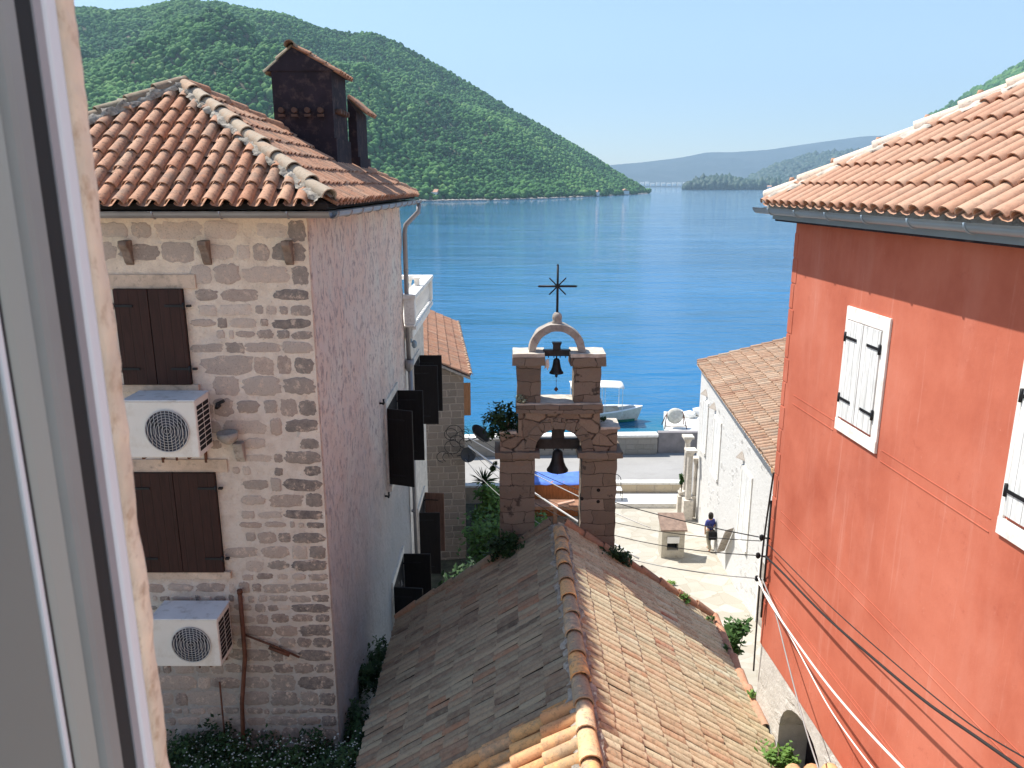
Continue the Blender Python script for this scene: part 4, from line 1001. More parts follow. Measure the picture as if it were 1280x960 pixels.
def arch_block(cx,z0,hw,r,ztop,xl,xr,shoulders=None):
    """solid between xl..xr, z0..ztop with a round opening"""
    n=20; arc=[(cx-r*math.cos(math.pi*k/n),z0+r*math.sin(math.pi*k/n)) for k in range(n+1)]
    vs=[];fs=[]
    outer=[]
    for k in range(n+1):
        a=math.pi*k/n; dx,dz=-math.cos(a),math.sin(a)
        t=1e9
        if dz>1e-6: t=min(t,(ztop-z0)/dz)
        if dx<-1e-6: t=min(t,(xl-cx)/dx)
        if dx>1e-6: t=min(t,(xr-cx)/dx)
        outer.append((cx+dx*t,z0+dz*t))
    out=[]
    for i in range(n):
        a,b=outer[i],outer[i+1]; poly=[arc[i],a]
        if abs(a[0]-xl)<1e-6 and abs(b[1]-ztop)<1e-6 and abs(b[0]-xl)>1e-6: poly.append((xl,ztop))
        if abs(a[1]-ztop)<1e-6 and abs(b[0]-xr)<1e-6 and abs(a[0]-xr)>1e-6: poly.append((xr,ztop))
        poly+= [b,arc[i+1]]; out.append(poly)
    return out
m=MB()
m=MB()
for poly in arch_block(.755,11.823,.385,.385,12.47,.10,1.41): m.prism(poly,Y1,Y2,'y')
o=obj('lower_arch',m,W_ARCH,bt); 
bm=bmesh.new(); bm.from_mesh(o.data); bmesh.ops.remove_doubles(bm,verts=bm.verts,dist=.0005); bm.to_mesh(o.data); bm.free()
for (x0,x1,zt) in ((-.19,.098,12.12),(1.412,1.70,12.2)):
    o=obj('shoulder_stone',block(x0,x1,11.823,zt),W_ARCH,bt); roughen(o,.02,seed=3)
# voussoirs of the lower arch stand slightly proud
for k in range(7):
    a0=math.pi*k/7+.03; a1=math.pi*(k+1)/7-.03; poly=[(.755-q*math.cos(a),11.823+q*math.sin(a)) for q,a in ((.385,a0),(.56,a0),(.57,(a0+a1)/2),(.56,a1),(.385,a1),(.383,(a0+a1)/2))]
    o=obj('arch_stone',MB().prism(poly,Y1-.018,Y1+.001,'y'),W_TOWER,bt)
o=obj('band_course',block(.06,1.45,12.473,12.61,Y1-.05,Y2+.05),W_TOWER,bt); roughen(o,.024,seed=5)
for (x0,x1) in ((.075,.455),(.986,1.414)):
    o=obj('upper_pier',block(x0,x1,12.612,13.24,Y1+.02,Y2-.02),W_TOWER,bt); roughen(o,.022,seed=7)
    o=obj('upper_capital',block(x0-.065,x1+.065,13.243,13.38,Y1-.04,Y2+.04),W_TOWER,bt); roughen(o,.02,seed=8)
    o=obj('mortar_cap',block(x0-.06,x1+.06,13.382,13.44,Y1-.03,Y2+.03),M_MORTAR_LIGHT,bt); roughen(o,.012,seed=11)
for (x0,x1) in ((.07,1.44),):
    o=obj('mortar_cap',block(x0,x1,12.605,12.635,Y1-.03,Y2+.045),M_MORTAR_LIGHT,bt); roughen(o,.012,seed=12)
for (x0,x1,z) in ((1.43,1.74,12.195),(-.2,.07,12.12)):
    o=obj('mortar_cap',block(x0,x1,z,z+.04,Y1,Y2+.04),M_MORTAR_LIGHT,bt); roughen(o,.012,seed=13)
m=MB(); n=24
for k in range(n):
    a0=math.pi*k/n; a1=math.pi*(k+1)/n; m.prism([(.715-q*math.cos(a),13.44+q*math.sin(a)*1.0) for q,a in ((.335,a0),(.45,a0),(.45,a1),(.335,a1))],Y1+.09,Y2-.10,'y')
o=obj('upper_arch',m,M_STONE_D,bt)
bm=bmesh.new(); bm.from_mesh(o.data); bmesh.ops.remove_doubles(bm,verts=bm.verts,dist=.0005); bm.to_mesh(o.data); bm.free()
roughen(o,.02,seed=21)
obj('finial',MB().lathe((.715,12.29,13.87),[(.075,0),(.085,.02),(.07,.06),(.078,.10),(.072,.15),(.045,.185),(.0,.195)],16),M_STONE_D,bt)
m=MB(); cx,cy=.715,12.29
m.tube([(cx,cy,14.03),(cx,cy,14.80)],[.020,.017],8); m.tube([(cx-.29,cy,14.47),(cx+.29,cy,14.47)],.017,8)
for s in (-1,1): m.tube([(cx-.13,cy,14.47-s*.13),(cx+.13,cy,14.47+s*.13)],[.012,.012],6)
for (dx,dz) in ((0,.33),(-.29,0),(.29,0)):
    m.lathe((cx+dx,cy,14.47+dz-.02),[(.0,0),(.022,.02),(.0,.04)],8)
obj('iron_cross',m,M_IRON,bt)
for (x,z) in ((1.42,11.15),(1.42,10.95),(1.15,11.0)): obj('putlog_hole',MB().lathe((x,Y1-.008,z),[(.03,0),(.03,.02)],10,axis='y'),M_BLACK,bt)

def bell(label,cx,cy,zt,h,r,yw,yz,yh):
    t=thing('church_bell',label,'bell',(cx,cy,zt-h),'bells hanging in the bell tower')
    m=MB(); m.lathe((cx,cy,zt-h),[(r,0),(r*1.0,.015),(r*.8,h*.18),(r*.62,h*.4),(r*.52,h*.65),(r*.47,h*.85),(r*.3,h*.97),(r*.1,h),(r*.1,h+.04)],24)
    o=obj('bell_body',m,M_BRONZE,t)
    o2=MB(); o2.tube([(cx,cy,zt-h*.5),(cx,cy,zt-h-.03)],.012,6); o2.lathe((cx,cy,zt-h-.07),[(.012,0),(.024,.02),(.02,.05),(.01,.06)],8); obj('clapper',o2,M_IRON,t)
    y=MB(); y.box(cx-yw/2,cx+yw/2,cy-.05,cy+.05,yz,yz+yh*.45); y.prism([(cx-yh*.28,yz+yh*.45+.001),(cx+yh*.28,yz+yh*.45+.001),(cx+yh*.26,yz+yh*.75),(cx+yh*.36,yz+yh),(cx-yh*.36,yz+yh),(cx-yh*.26,yz+yh*.75)],cy-.055,cy+.055,'y')
    y.tube([(cx-yw*.62,cy,yz+.02),(cx+yw*.62,cy,yz+.02)],.014,6)
    for s in (-.6,-.2,.25,.65): y.tube([(cx+s*yw/2,cy-.03,yz),(cx+s*yw/2,cy-.03,yz-.03)],.01,5)
    obj('yoke',y,M_PALEWOOD if False else M_BRONZE,t,bevel=.006)
    return t
bell('small dark bell hanging in the upper arch of the bell tower',.715,12.29,13.32,.25,.115,.44,13.36,.22)
bell('large dark bell hanging in the lower arch of the bell tower',.755,12.29,11.78,.37,.18,.72,11.80,.38)
t=thing('bell_weight','tiny weight hanging on a thread under the upper bell','weight',(.715,12.29,12.8))
m=MB(); m.tube([(.715,12.29,13.0),(.715,12.29,12.84)],.003,4); m.lathe((.715,12.29,12.76),[(0,0),(.028,.03),(.034,.045),(0,.09)],10); m.lathe((.715,12.29,12.93),[(0,0),(.012,.01),(0,.02)],8); obj('pendulum',m,M_RUST,t)
t=thing('rag','small pale rag tied beside the upper bell','rag',(.57,12.27,13.2))
m=MB(); m.add([(.54,12.26,13.3),(.59,12.27,13.31),(.6,12.25,13.2),(.57,12.27,13.12),(.55,12.25,13.18),(.52,12.27,13.14)],[(0,1,2,4),(2,3,4),(0,4,5)]); o=obj('cloth',m,M_CANVAS,t,recalc=False); o.modifiers.new('t','SOLIDIFY').thickness=.004

# ================================================================== RED HOUSE
def wx(y): return 4.068-.065*y
YR=9.66
WD=Vector((-.065,1,0)).normalized(); WN=Vector((-1,-.065,0)).normalized()  # along and outward
def rp(y,out,z): return Vector((wx(y),y,z))+WN*out
red=thing('red_house','large red stuccoed house with a pink tiled roof filling the right side','house',(5.5,5,8))
EZR=15.62
def wallbox(m,y0,y1,z0,z1,o0,o1):
    p=[rp(y,o,z) for z in (z0,z1) for y in (y0,y1) for o in (o0,o1)]
    m.add(p,[(0,2,3,1),(4,5,7,6),(0,1,5,4),(2,6,7,3),(0,4,6,2),(1,3,7,5)]); return m
m=MB(); wallbox(m,1.0,YR,9.86,EZR,-6,0); wr=obj('stucco_wall',m,W_RED,red)
m=MB(); wallbox(m,1.0,YR,7.0,9.857,-6,-.012); wb=obj('base_wall',m,W_BASE,red)
c=MB(); n=12; arc=[(8.25-.62*math.cos(math.pi*k/n),9.12+.55*math.sin(math.pi*k/n)) for k in range(n+1)]
poly=[(7.63,8.2)]+arc+[(8.87,8.2)]
pts0=[rp(y,.2,z) for y,z in poly]; pts1=[rp(y,-.7,z) for y,z in poly]; k=len(poly)
c.add(pts0+pts1,[tuple(range(k)),tuple(range(2*k-1,k-1,-1))]+[(i,(i+1)%k,(i+1)%k+k,i+k) for i in range(k)])
cut(wb,[c])
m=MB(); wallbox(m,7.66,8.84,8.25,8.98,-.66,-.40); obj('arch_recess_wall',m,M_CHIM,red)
# string courses, quoin strip
m=MB()
for (z,h) in ((13.50,.11),(11.94,.12),(10.75,.05)):
    seg=[(1.0,5.36-.0),(7.18+.0,8.98)] if False else None
    if z>13: 
        for a,b in ((1.0,4.45),(5.62,7.24),(8.24,YR-.35)): wallbox(m,a,b,z,z+.005,0,.005); wallbox(m,a,b,z-h,z-h+.006,0,.006)
    else:
        wallbox(m,1.0,YR-.3,z,z+.005,0,.005); wallbox(m,1.0,YR-.3,z-h,z-h+.006,0,.006)
for i in range(17):
    z=10.2+i*.31; wallbox(m,YR-(.13 if i%2 else .09),YR+.004,z,z+.285,0,.006)
obj('relief_bands',m,W_RED,red)
for (y0,y1,z0,z1,frame) in ((7.32,8.17,13.44,14.78,.11),(4.5,5.52,13.44,14.85,.12)):
    fm=MB(); wallbox(fm,y0,y1,z1-frame*1.2,z1,-.02,.02); wallbox(fm,y0,y1,z0,z0+frame*1.1,-.02,.025); wallbox(fm,y0,y0+frame,z0+frame*1.1,z1-frame*1.2,-.02,.02); wallbox(fm,y1-frame*.35,y1,z0+frame*1.1,z1-frame*1.2,-.02,.02)
    w=obj('window',fm,M_STONE_W,red)
    a,b=y0+frame+.004,y1-frame*.35-.004; mid=(a+b)/2+.0
    obj('reveal',wallbox(MB(),a-.003,b+.003,z0+frame,z1-frame*1.2,-.03,-.012),M_BLACK,w)
    for (p,q,hy,d) in ((a+.012,mid-.008,a,1),(mid+.008,b-.01,b,-1)):
        s=obj('shutter',wallbox(MB(),p,q,z0+frame*1.1+.035,z1-frame*1.2-.01,-.006,.028),M_SHUT_W,w)
        h=MB()
        for z in (z0+.36,z1-.32): 
            h=MB(); e=hy+d*.24; wallbox(h,min(hy,e),max(hy,e),z-.014,z+.014,.029,.038); h.tube([rp(hy,.03,z-.05),rp(hy,.03,z+.05)],.016,6); obj('hinge',h,M_IRON,s)
# roof: hip at the far corner
e0=rp(YR+.26,.28,15.80); t=4.0
def rdir(a,b): return WD*b-WN*a     # a inwards, b along
top=e0+rdir(t,-t)+Vector((0,0,.635*t)); near=rp(-1.0,.28,15.80); rid=near+rdir(t,0)+Vector((0,0,.635*t)); rid=Vector((rid.x,rid.y,top.z))
far2=e0+rdir(2*t,0); 
rf=MB(); slab(rf,[e0,near,rid,top],.08); slab(rf,[e0,top,far2],.08); slab(rf,[far2,top,rid,near+rdir(2*t,0)],.08)
ro=obj('roof',rf,M_STONE_D,red)
U=-WD; V=(rdir(1,0)+Vector((0,0,.635))).normalized(); lnr=(Vector((t,.635*t,0))).length
inside=e0+rdir(.5,-3)
obj('roof_tiles',tile_slope(e0-V*.08,U,V,int((YR+1.2)/.205),int(lnr/.37)+1,.205,.37,.083,clip=[hipclip(e0,top,inside)],jit=.004,lift=.024,th=.014,fl=.75),T_RED,ro,recalc=False)
obj('roof_tiles',tile_slope(far2-( -WD+Vector((0,0,.635))).normalized()*.05,(e0-far2).normalized(),(-WD+Vector((0,0,.635))).normalized(),36,12,.215,.37,.088,clip=[hipclip(e0,top,e0+rdir(4,-1)),hipclip(far2,top,e0+rdir(4,-1))]),T_RED,ro,recalc=False)
obj('mortar',mortar_bed(e0+Vector((0,0,.03)),top+Vector((0,0,.03)),.17,.07,3,n=140,rough=.3),M_MORTAR_LIGHT,ro)
obj('ridge_tiles',ridge_row(e0+Vector((0,0,.04)),top+Vector((0,0,.04)),.09,.42,.03,jit=.01),m_tiles('limewashed_ridge',[(.6,.42,.3),(.66,.56,.46),(.62,.5,.4)],lich=.6,lo=.5,lichen=(.66,.56,.46)),ro,recalc=False)
for i in range(12):
    p=e0.lerp(top,(i+.6)/12)+Vector((0,0,.13)); obj('ridge_knob',MB().lathe(p-Vector((0,0,.03)),[(.03,0),(.035,.04),(.025,.07)],8),T_RED,ro)
m=MB(); g0=rp(YR+.42,.33,15.74); g1=rp(-1,.33,15.74); half_gutter(m,g1,g0,.075)
fa=rp(YR+.26,.20,15.64); 
wallbox(m,-1,YR+.26,15.60,15.77,.18,.20); 
obj('gutter',m,M_ZINC_B,red,recalc=False)
obj('eaves_board',wallbox(MB(),-1,YR+.2,15.58,15.62,.0,.19),M_CHIM,red)
# ================================================================== WHITE HOUSE
A=Vector((7.20,18.4,9.0)); B=Vector((7.53,31.1,9.0))
A=Vector((6.66,18.7,8.98)); B=Vector((7.53,31.05,8.98)); d=(B-A).normalized(); inn=Vector((d.y,-d.x,0))
wh=thing('white_house','whitewashed rubble stone house with a low faded tiled roof behind the red house','house',(10,25,2.5))
w0=Vector((7.20,18.3,0)); w1=Vector((7.70,31.0,0)); wd=(w1-w0).normalized(); wi=Vector((wd.y,-wd.x,0))
m=MB(); q=[w0,w1,w1+wi*7,w0+wi*7]; m.prism([(p.x,p.y) for p in q],1.3,8.98,'z'); obj('wall',m,W_WHITE,wh)
up=Vector((0,0,.285)); rf=MB(); A2=A-d*1.2
slab(rf,[A2,B,B+(inn+up)*4.6,A2+(inn+up)*4.6],.08); slab(rf,[A2+inn*9.2,B+inn*9.2,B+(inn+up)*4.6,A2+(inn+up)*4.6],.08)
m=MB().add([tuple(w1+Vector((0,0,8.98))),tuple(w1+wi*7+Vector((0,0,8.98))),tuple(w1+wi*4.4+Vector((0,0,10.1)))]+[tuple(p-wd*.3) for p in (w1+Vector((0,0,8.98)),w1+wi*7+Vector((0,0,8.98)),w1+wi*4.4+Vector((0,0,10.1)))],[(0,1,2),(5,4,3),(0,3,4,1),(1,4,5,2),(2,5,3,0)]); obj('gable',m,W_WHITE,wh)
ro=obj('roof',rf,M_STONE_W,wh)
V=(inn+up).normalized(); n=int((B-A2).length/.235)
obj('roof_tiles',tile_slope(B-V*.03,-d,V,n,11,.235,.44,.095,jit=.012,lift=.03),T_WHITE,ro,recalc=False)
obj('mortar',mortar_bed(B+Vector((0,0,.05)),B+(inn+up)*4.6+Vector((0,0,.05)),.12,.08,8,n=60),M_MORTAR_LIGHT,ro)
obj('ridge_tiles',ridge_row(B+Vector((0,0,.08)),B+(inn+up)*4.6+Vector((0,0,.08)),.1,.42,.03),T_WHITE,ro,recalc=False)
t_=MB(); t_.tube([A+Vector((.05,.15,-.02)),A+Vector((.3,-.5,.06))],.13,12); obj('eave_tile',t_,T_NEW,ro)
def wp(y,out,z):
    s=(y-w0.y)/wd.y; return w0+wd*s-wi*out+Vector((0,0,z))
def wbox(m,y0,y1,z0,z1,o0,o1):
    p=[wp(y,o,z) for z in (z0,z1) for y in (y0,y1) for o in (o0,o1)]
    m.add(p,[(0,2,3,1),(4,5,7,6),(0,1,5,4),(2,6,7,3),(0,4,6,2),(1,3,7,5)]); return m
for (y0,y1,z0,z1) in ((22.6,23.7,4.9,7.2),(27.0,28.0,5.6,7.6),(29.3,30.1,5.8,7.7)):
    w=obj('window',wbox(wbox(wbox(wbox(MB(),y0-.1,y1+.1,z1,z1+.14,0,.05),y0-.1,y1+.1,z0-.12,z0,0,.08),y0-.1,y0,z0,z1,0,.04),y1,y1+.1,z0,z1,0,.04),M_STONE_W,wh)
    mid=(y0+y1)/2
    for a,b in ((y0+.01,mid-.01),(mid+.01,y1-.01)): obj('shutter',wbox(MB(),a,b,z0+.02,z1-.02,.0,.03),M_SHUT_W,w)
m=wbox(MB(),19.9,20.9,2.8,5.4,0,.02); dr=obj('doorway_shade',m,M_STONE_D,wh)  # dark grey panel paints the shade inside the door opening
m=MB(); wbox(m,19.75,19.9,2.8,5.5,0,.06); wbox(m,20.9,21.05,2.8,5.5,0,.06); obj('door_frame',m,M_STONE_W,dr)
# small wall vents, and a grey board standing in for an open hatch's shade
t=thing('hatch_shade','narrow grey board painting the shade of an open hatch on the white house wall near the walking person','hatch',tuple(wp(24.6,.1,4.3)))
m=MB(); a=wp(24.2,.02,4.9); b_=wp(25.2,.02,3.6); m.add([a,a+Vector((-.28,0,-.1)),b_+Vector((-.3,0,-.1)),b_,a+Vector((0,0,.03)),a+Vector((-.28,0,-.07)),b_+Vector((-.3,0,-.07)),b_+Vector((0,0,.03))],[(0,1,2,3),(7,6,5,4),(0,4,5,1),(1,5,6,2),(2,6,7,3),(3,7,4,0)]); obj('board',m,M_STONE_D,t)
for k,(y,z) in enumerate(((23.9,7.55),(28.3,7.95),(29.9,8.05))):
    t=thing('stone_hood',('small grey stone hook jutting over the largest white shutters','small grey stone hook over the middle white shutters','small grey stone hook over the farthest white shutters')[k],'wall hook',tuple(wp(y,.1,z)),'stone hooks over the white house shutters')
    m=MB(); p=wp(y,0,z); m.add([p,p-wi*.25-wd*.1,p-wi*.02+Vector((0,0,.2)),p-wd*.35+Vector((0,0,-.05))],[(0,1,2),(0,2,3),(1,3,2),(0,3,1)]); obj('stone',m,M_STONE_D,t)

# stone posts beside the white house
for k,(x,y,zt,zb,label) in enumerate(((7.28,30.3,5.6,2.5,'nearest and thickest of the three stone posts, on a block pedestal'),
                          (7.45,31.6,5.75,2.4,'farthest stone post with a square cap, beside the small potted plant'),(7.62,30.7,5.1,2.5,'slimmest stone post, touching the corner of the white house'))):
    t=thing('stone_post',label,'post',(x,y,zb),'stone posts at the corner of the white house')
    r=.13 if k<2 else .08
    m=MB(); m.lathe((x,y,zb),[(r,.95),(r*.96,1.6),(r*.88,zt-zb-.32)],8,smooth=False); obj('shaft',m,M_STONE,t)
    obj('pedestal',MB().box(x-.2,x+.2,y-.2,y+.2,zb-.1,zb+.93) if k<2 else MB().box(x-.12,x+.12,y-.12,y+.12,zb-.1,zb+.93),M_STONE,t,bevel=.02)
    obj('capital',MB().lathe((x,y,zt-.32),[(r*.88,0),(r*1.0,.05),(r*1.45,.16),(r*1.5,.22)],8,smooth=False).box(x-r*1.7,x+r*1.7,y-r*1.7,y+r*1.7,zt-.098,zt),M_STONE,t)
plant('potted_plant','small green plant growing at the foot of the stone posts','plant',(7.15,31.0,4.05),(.17,.17,.35),160,.07,L_MID,stem_to=(7.15,31.0,3.45),seed=4)
t=thing('flower_pot','small grey pot holding the plant beside the stone posts','pot',(7.15,31.0,2.6))
m=MB(); m.box(7.0,7.3,30.85,31.15,2.45,3.3); m.lathe((7.15,31.0,3.3),[(.1,0),(.15,.2),(.13,.2),(.1,.05)],12); obj('pot',m,M_STONE,t)

# litter box on the paving
t=thing('litter_bin','cream box bin with a brown sloping lid and dark slot standing on the pale paving','litter bin',(5.9,26.4,2.85))
x0,x1,y0,y1,z0=5.42,6.25,26.1,26.75,2.84
m=MB(); m.prism([(y0,z0),(y1,z0),(y1,z0+1.38),(y0,z0+1.1)],x0,x1,'x'); bo=obj('body',m,m_paint('aged_cream_panel',(.5,.46,.38),.7,.1,4,dirt=(.35,.3,.22)),t,bevel=.02)
cc=MB().box(x0+.2,x1-.22,y0-.1,y0+.3,z0+.33,z0+.62); cut(bo,[cc])
obj('slot_lining',MB().box(x0+.2,x1-.22,y0+.25,y0+.3,z0+.33,z0+.62),M_BLACK,t)
obj('flap',MB().obox((x0+.41,y0-.02,z0+.74),(1,0,0),(0,1,.15),(0,-.15,1),.22,.015,.13),M_WHITEPAINT,t)
m=MB(); m.add([(x0-.06,y0-.08,z0+1.10),(x1+.06,y0-.08,z0+1.10),(x1+.06,y1+.05,z0+1.44),(x0-.06,y1+.05,z0+1.44),(x0-.06,y0-.08,z0+1.16),(x1+.06,y0-.08,z0+1.16),(x1+.06,y1+.05,z0+1.50),(x0-.06,y1+.05,z0+1.50)],[(0,1,2,3),(7,6,5,4),(0,4,5,1),(1,5,6,2),(2,6,7,3),(3,7,4,0)])
obj('lid',m,m_paint('brown_lid',(.27,.19,.15),.8,.25,6,.5),t)

# wire garden chair beside the tower
t=thing('wire_chair','dark wire garden chair on the white step right of the bell tower','chair',(4.6,32.2,2.62))
m=MB(); cx,cy,z=4.55,32.3,2.62
for sx in (-.27,.27): m.tube([(cx+sx,cy-.25,z),(cx+sx,cy-.25,z+.45),(cx+sx,cy+.22,z+.45)],.016,6); m.tube([(cx+sx,cy+.25,z),(cx+sx,cy+.2,z+.45)],.016,6)
obj('legs',m,M_IRON,t)
m=MB(); m.tube([(cx-.27,cy+.22,z+.45)]+[(cx-.27*math.cos(math.pi*k/10),cy+.28,z+.75+.28*math.sin(math.pi*k/10)) for k in range(11)]+[(cx+.27,cy+.22,z+.45)],.016,6)
for k in (-.14,0,.14): m.tube([(cx+k,cy+.23,z+.45),(cx+k,cy+.28,z+.95)],.008,5)
obj('backrest',m,M_IRON,t)
obj('seat',MB().box(cx-.27,cx+.27,cy-.25,cy+.22,z+.45,z+.48),M_WHITEPAINT,t,bevel=.01)

# wooden counter with blue cover seen through the lower arch
t=thing('wooden_counter','varnished orange plank counter with a blue tarpaulin top, seen through the lower arch','counter',(2.0,31.2,2.4))
m=MB(); k=14; pts=[]
for i in range(k+1): a=math.pi*.5*i/k; pts.append((.75+.5-.5*math.cos(a*1),30.9-.35*math.sin(a)))
poly=[(.75,31.9)]+pts+[(3.1,30.55),(3.1,31.9)]
m.prism(poly,2.55,3.95,'z'); obj('plank_front',m,M_VARN,t)
m=MB(); q=10; vs=[(.72+2.42*i/q,30.5+1.55*j/4,3.98+noise.noise(Vector((i*.9,j*1.1,2)))*.06) for j in range(5) for i in range(q+1)]
m.add(vs,[(j*(q+1)+i,j*(q+1)+i+1,(j+1)*(q+1)+i+1,(j+1)*(q+1)+i) for j in range(4) for i in range(q)],smooth=True); o=obj('tarpaulin',m,M_BLUE,t,recalc=False); o.modifiers.new('t','SOLIDIFY').thickness=.02
t=thing('timber_beam','weathered timber beam on short posts in front of the orange counter','beam',(1.9,29.6,2.5))
m=MB(); m.box(.3,3.3,29.5,29.75,3.28,3.42); m.box(.3,3.3,29.75,30.35,3.36,3.40); obj('beam',m,m_paint('reddish_timber',(.3,.16,.1),.7,.3,5),t,bevel=.01)
m=MB(); 
for x in (.45,1.75,3.1): m.box(x-.08,x+.08,29.5,29.7,2.4,3.28)
obj('post',m,m_paint('reddish_timber_b',(.26,.14,.09),.7,.3,5),t)
m=MB(); m.obox((2.2,29.6,3.55),(1,0,.25),(0,1,0),(-.25,0,1),.35,.08,.04); m.box(1.9,2.3,29.5,29.7,3.42,3.5); obj('tray',m,m_paint('pinkish_board',(.5,.3,.22),.7),t)

# mooring drum on a frame on the jetty
t=thing('mooring_buoy','round white buoy in a metal cradle standing on the white jetty','buoy',(10.4,48.3,1))
m=MB(); m.lathe((10.4,48.0,1.75),[(.0,-.2),(.36,-.2),(.5,-.1),(.52,0),(.5,.1),(.36,.2),(0,.2)],28,axis='y'); obj('drum',m,m_paint('chalky_buoy',(.55,.53,.47),.8,.2,4,dirt=(.4,.35,.28)),t)
m=MB()
for s in (-1,1): m.tube([(10.4+s*.7,47.6,1),(10.4+s*.55,47.9,1.8),(10.4+s*.5,48.1,2.0)],.03,6); m.tube([(10.4+s*.7,48.6,1),(10.4+s*.55,48.1,1.8)],.03,6)
m.tube([(9.7,47.6,1.2),(11.1,47.6,1.2)],.028,6); obj('cradle',m,M_RUST,t)
r=random.Random(9)
for k,(x,y,s) in enumerate(((11.9,50.3,.5),(12.7,50.8,.6),(11.2,50.9,.45),(13.6,50.2,.55))):
    m=MB(); m.add([(x+v[0]*s*(1+r.uniform(-.2,.2)),y+v[1]*s,1+s*.35+v[2]*s*.6) for v in IV],[tuple(f) for f in IF])
    o=obj('boulder',m,M_STONE_W,None,loc=(x,y,1)); tag(o,('pale boulder in the middle of the jetty end','largest pale boulder on the jetty end','pale boulder just right of the white buoy','pale boulder on the jetty nearest the white house')[k],'boulder','boulders on the jetty')

# ================================================================== BOAT
bt_=thing('motor_boat','white open boat with a white canopy moored beyond the harbour wall','boat',(5.2,52.9,0))
m=MB(); L0,L1=1.9,9.15; n=26; prof=[]
for i in range(n+1):
    s=i/n; x=L0+(L1-L0)*s; hb=1.12*(1-max(0,(s-.45)/.55)**2.3)*(.86+.14*min(1,s*5)); hb=max(hb,.02)
    sheer=.62+.42*max(0,s-.3)**1.6*1.6+.05*(1-s)
    prof.append((x,hb,sheer))
vs=[];K=7
for (x,hb,sh) in prof:
    for k in range(K):
        a=k/(K-1); rake=(sh-(-.25))*0
        z=-.28+(sh+.28)*a; w=hb*(.35+.65*a**.55); xx=x+(.45*(a-1)*max(0,(x-L1+1.8)/1.8))
        vs.append((xx,52.9-w,z))
for (x,hb,sh) in prof:
    for k in range(K):
        a=k/(K-1); z=-.28+(sh+.28)*a; w=hb*(.35+.65*a**.55); xx=x+(.45*(a-1)*max(0,(x-L1+1.8)/1.8)); vs.append((xx,52.9+w,z))
N=(n+1)*K; fs=[(i*K+k,(i+1)*K+k,(i+1)*K+k+1,i*K+k+1) for i in range(n) for k in range(K-1)]+[(N+i*K+k,N+i*K+k+1,N+(i+1)*K+k+1,N+(i+1)*K+k) for i in range(n) for k in range(K-1)]
fs+=[(i*K,N+i*K,N+(i+1)*K,(i+1)*K) for i in range(n)]+[tuple(range(K))+tuple(N+k for k in range(K-1,-1,-1))]
m.add(vs,fs,smooth=True)
hull=obj('hull',m,m_paint('cream_hull',(.62,.62,.56),.5,.08,2,.05,dirt=(.4,.38,.3)),bt_)
m=MB(); ins=[]
for (x,hb,sh) in prof: ins.append((x,hb,sh))
vs=[];  # gunwale and foredeck
for (x,hb,sh) in ins: vs+=[(x,52.9-hb-.04,sh),(x,52.9-hb-.04,sh+.06),(x,52.9-max(0,hb-.16),sh+.06),(x,52.9-max(0,hb-.16),sh-.02)]
m.add(vs,[(i*4+k,(i+1)*4+k,(i+1)*4+(k+1)%4,i*4+(k+1)%4) for i in range(n) for k in range(4)])
vs=[(x,105.8-y,z) for x,y,z in vs]; m.add(vs,[(i*4+k,(i+1)*4+k,(i+1)*4+(k+1)%4,i*4+(k+1)%4) for i in range(n) for k in range(4)])
obj('gunwale',m,M_WHITEPAINT,bt_)
m=MB(); fd=[p for p in prof if p[0]>7.3]; m.add([(x,52.9-hb+.05,sh+.02) for x,hb,sh in fd]+[(x,52.9+hb-.05,sh+.02) for x,hb,sh in fd][::-1],[tuple(range(2*len(fd)))]); fl=[p for p in prof if p[0]<=7.6]
m.add([(x,52.9-hb*.9,.25) for x,hb,sh in fl]+[(x,52.9+hb*.9,.25) for x,hb,sh in fl][::-1],[tuple(range(2*len(fl)))])
obj('deck',m,m_paint('grey_deck',(.42,.4,.36),.8,.2,3),bt_,recalc=False)
m=MB(); 
for x in (3.2,4.7,6.2): m.box(x-.18,x+.18,52.0,53.8,.55,.62)
m.box(4.0,4.6,52.6,53.2,.25,.85); obj('bench',m,M_PALEWOOD,bt_)
m=MB(); m.box(2.0,9.0,51.9,51.93,-.02,.0)
m=MB(); vs=[]
for (x,hb,sh) in prof:
    w0_,w1_=hb*(.35+.65*(.02)**.55)+.01,hb*(.35+.65*(.52)**.55)+.014
    if x<8.7: vs+=[(x,52.9-w0_,-.27),(x,52.9-w1_,.20)]
m.add(vs,[(2*i,2*i+2,2*i+3,2*i+1) for i in range(len(vs)//2-1)]); obj('bottom_paint',m,M_GREENPAINT,bt_,recalc=False)
m=MB(); q=10; vs=[]
for j in range(5):
    for i in range(q+1):
        x=4.05+3.65*i/q; y=51.9+2.0*j/4; vs.append((x,y,2.58+.12*math.sin(math.pi*j/4)+.05*math.sin(math.pi*i/q)))
m.add(vs,[(j*(q+1)+i,j*(q+1)+i+1,(j+1)*(q+1)+i+1,(j+1)*(q+1)+i) for j in range(4) for i in range(q)],smooth=True)
o=obj('canopy',m,M_CANVAS,bt_,recalc=False); o.modifiers.new('t','SOLIDIFY').thickness=.05
for x in (4.15,5.2,6.4,7.6):
    for y in (52.0,53.8): obj('canopy_pole',MB().tube([(x,y,.6),(x,y,2.6)],.022,6),M_WHITEPAINT,bt_)

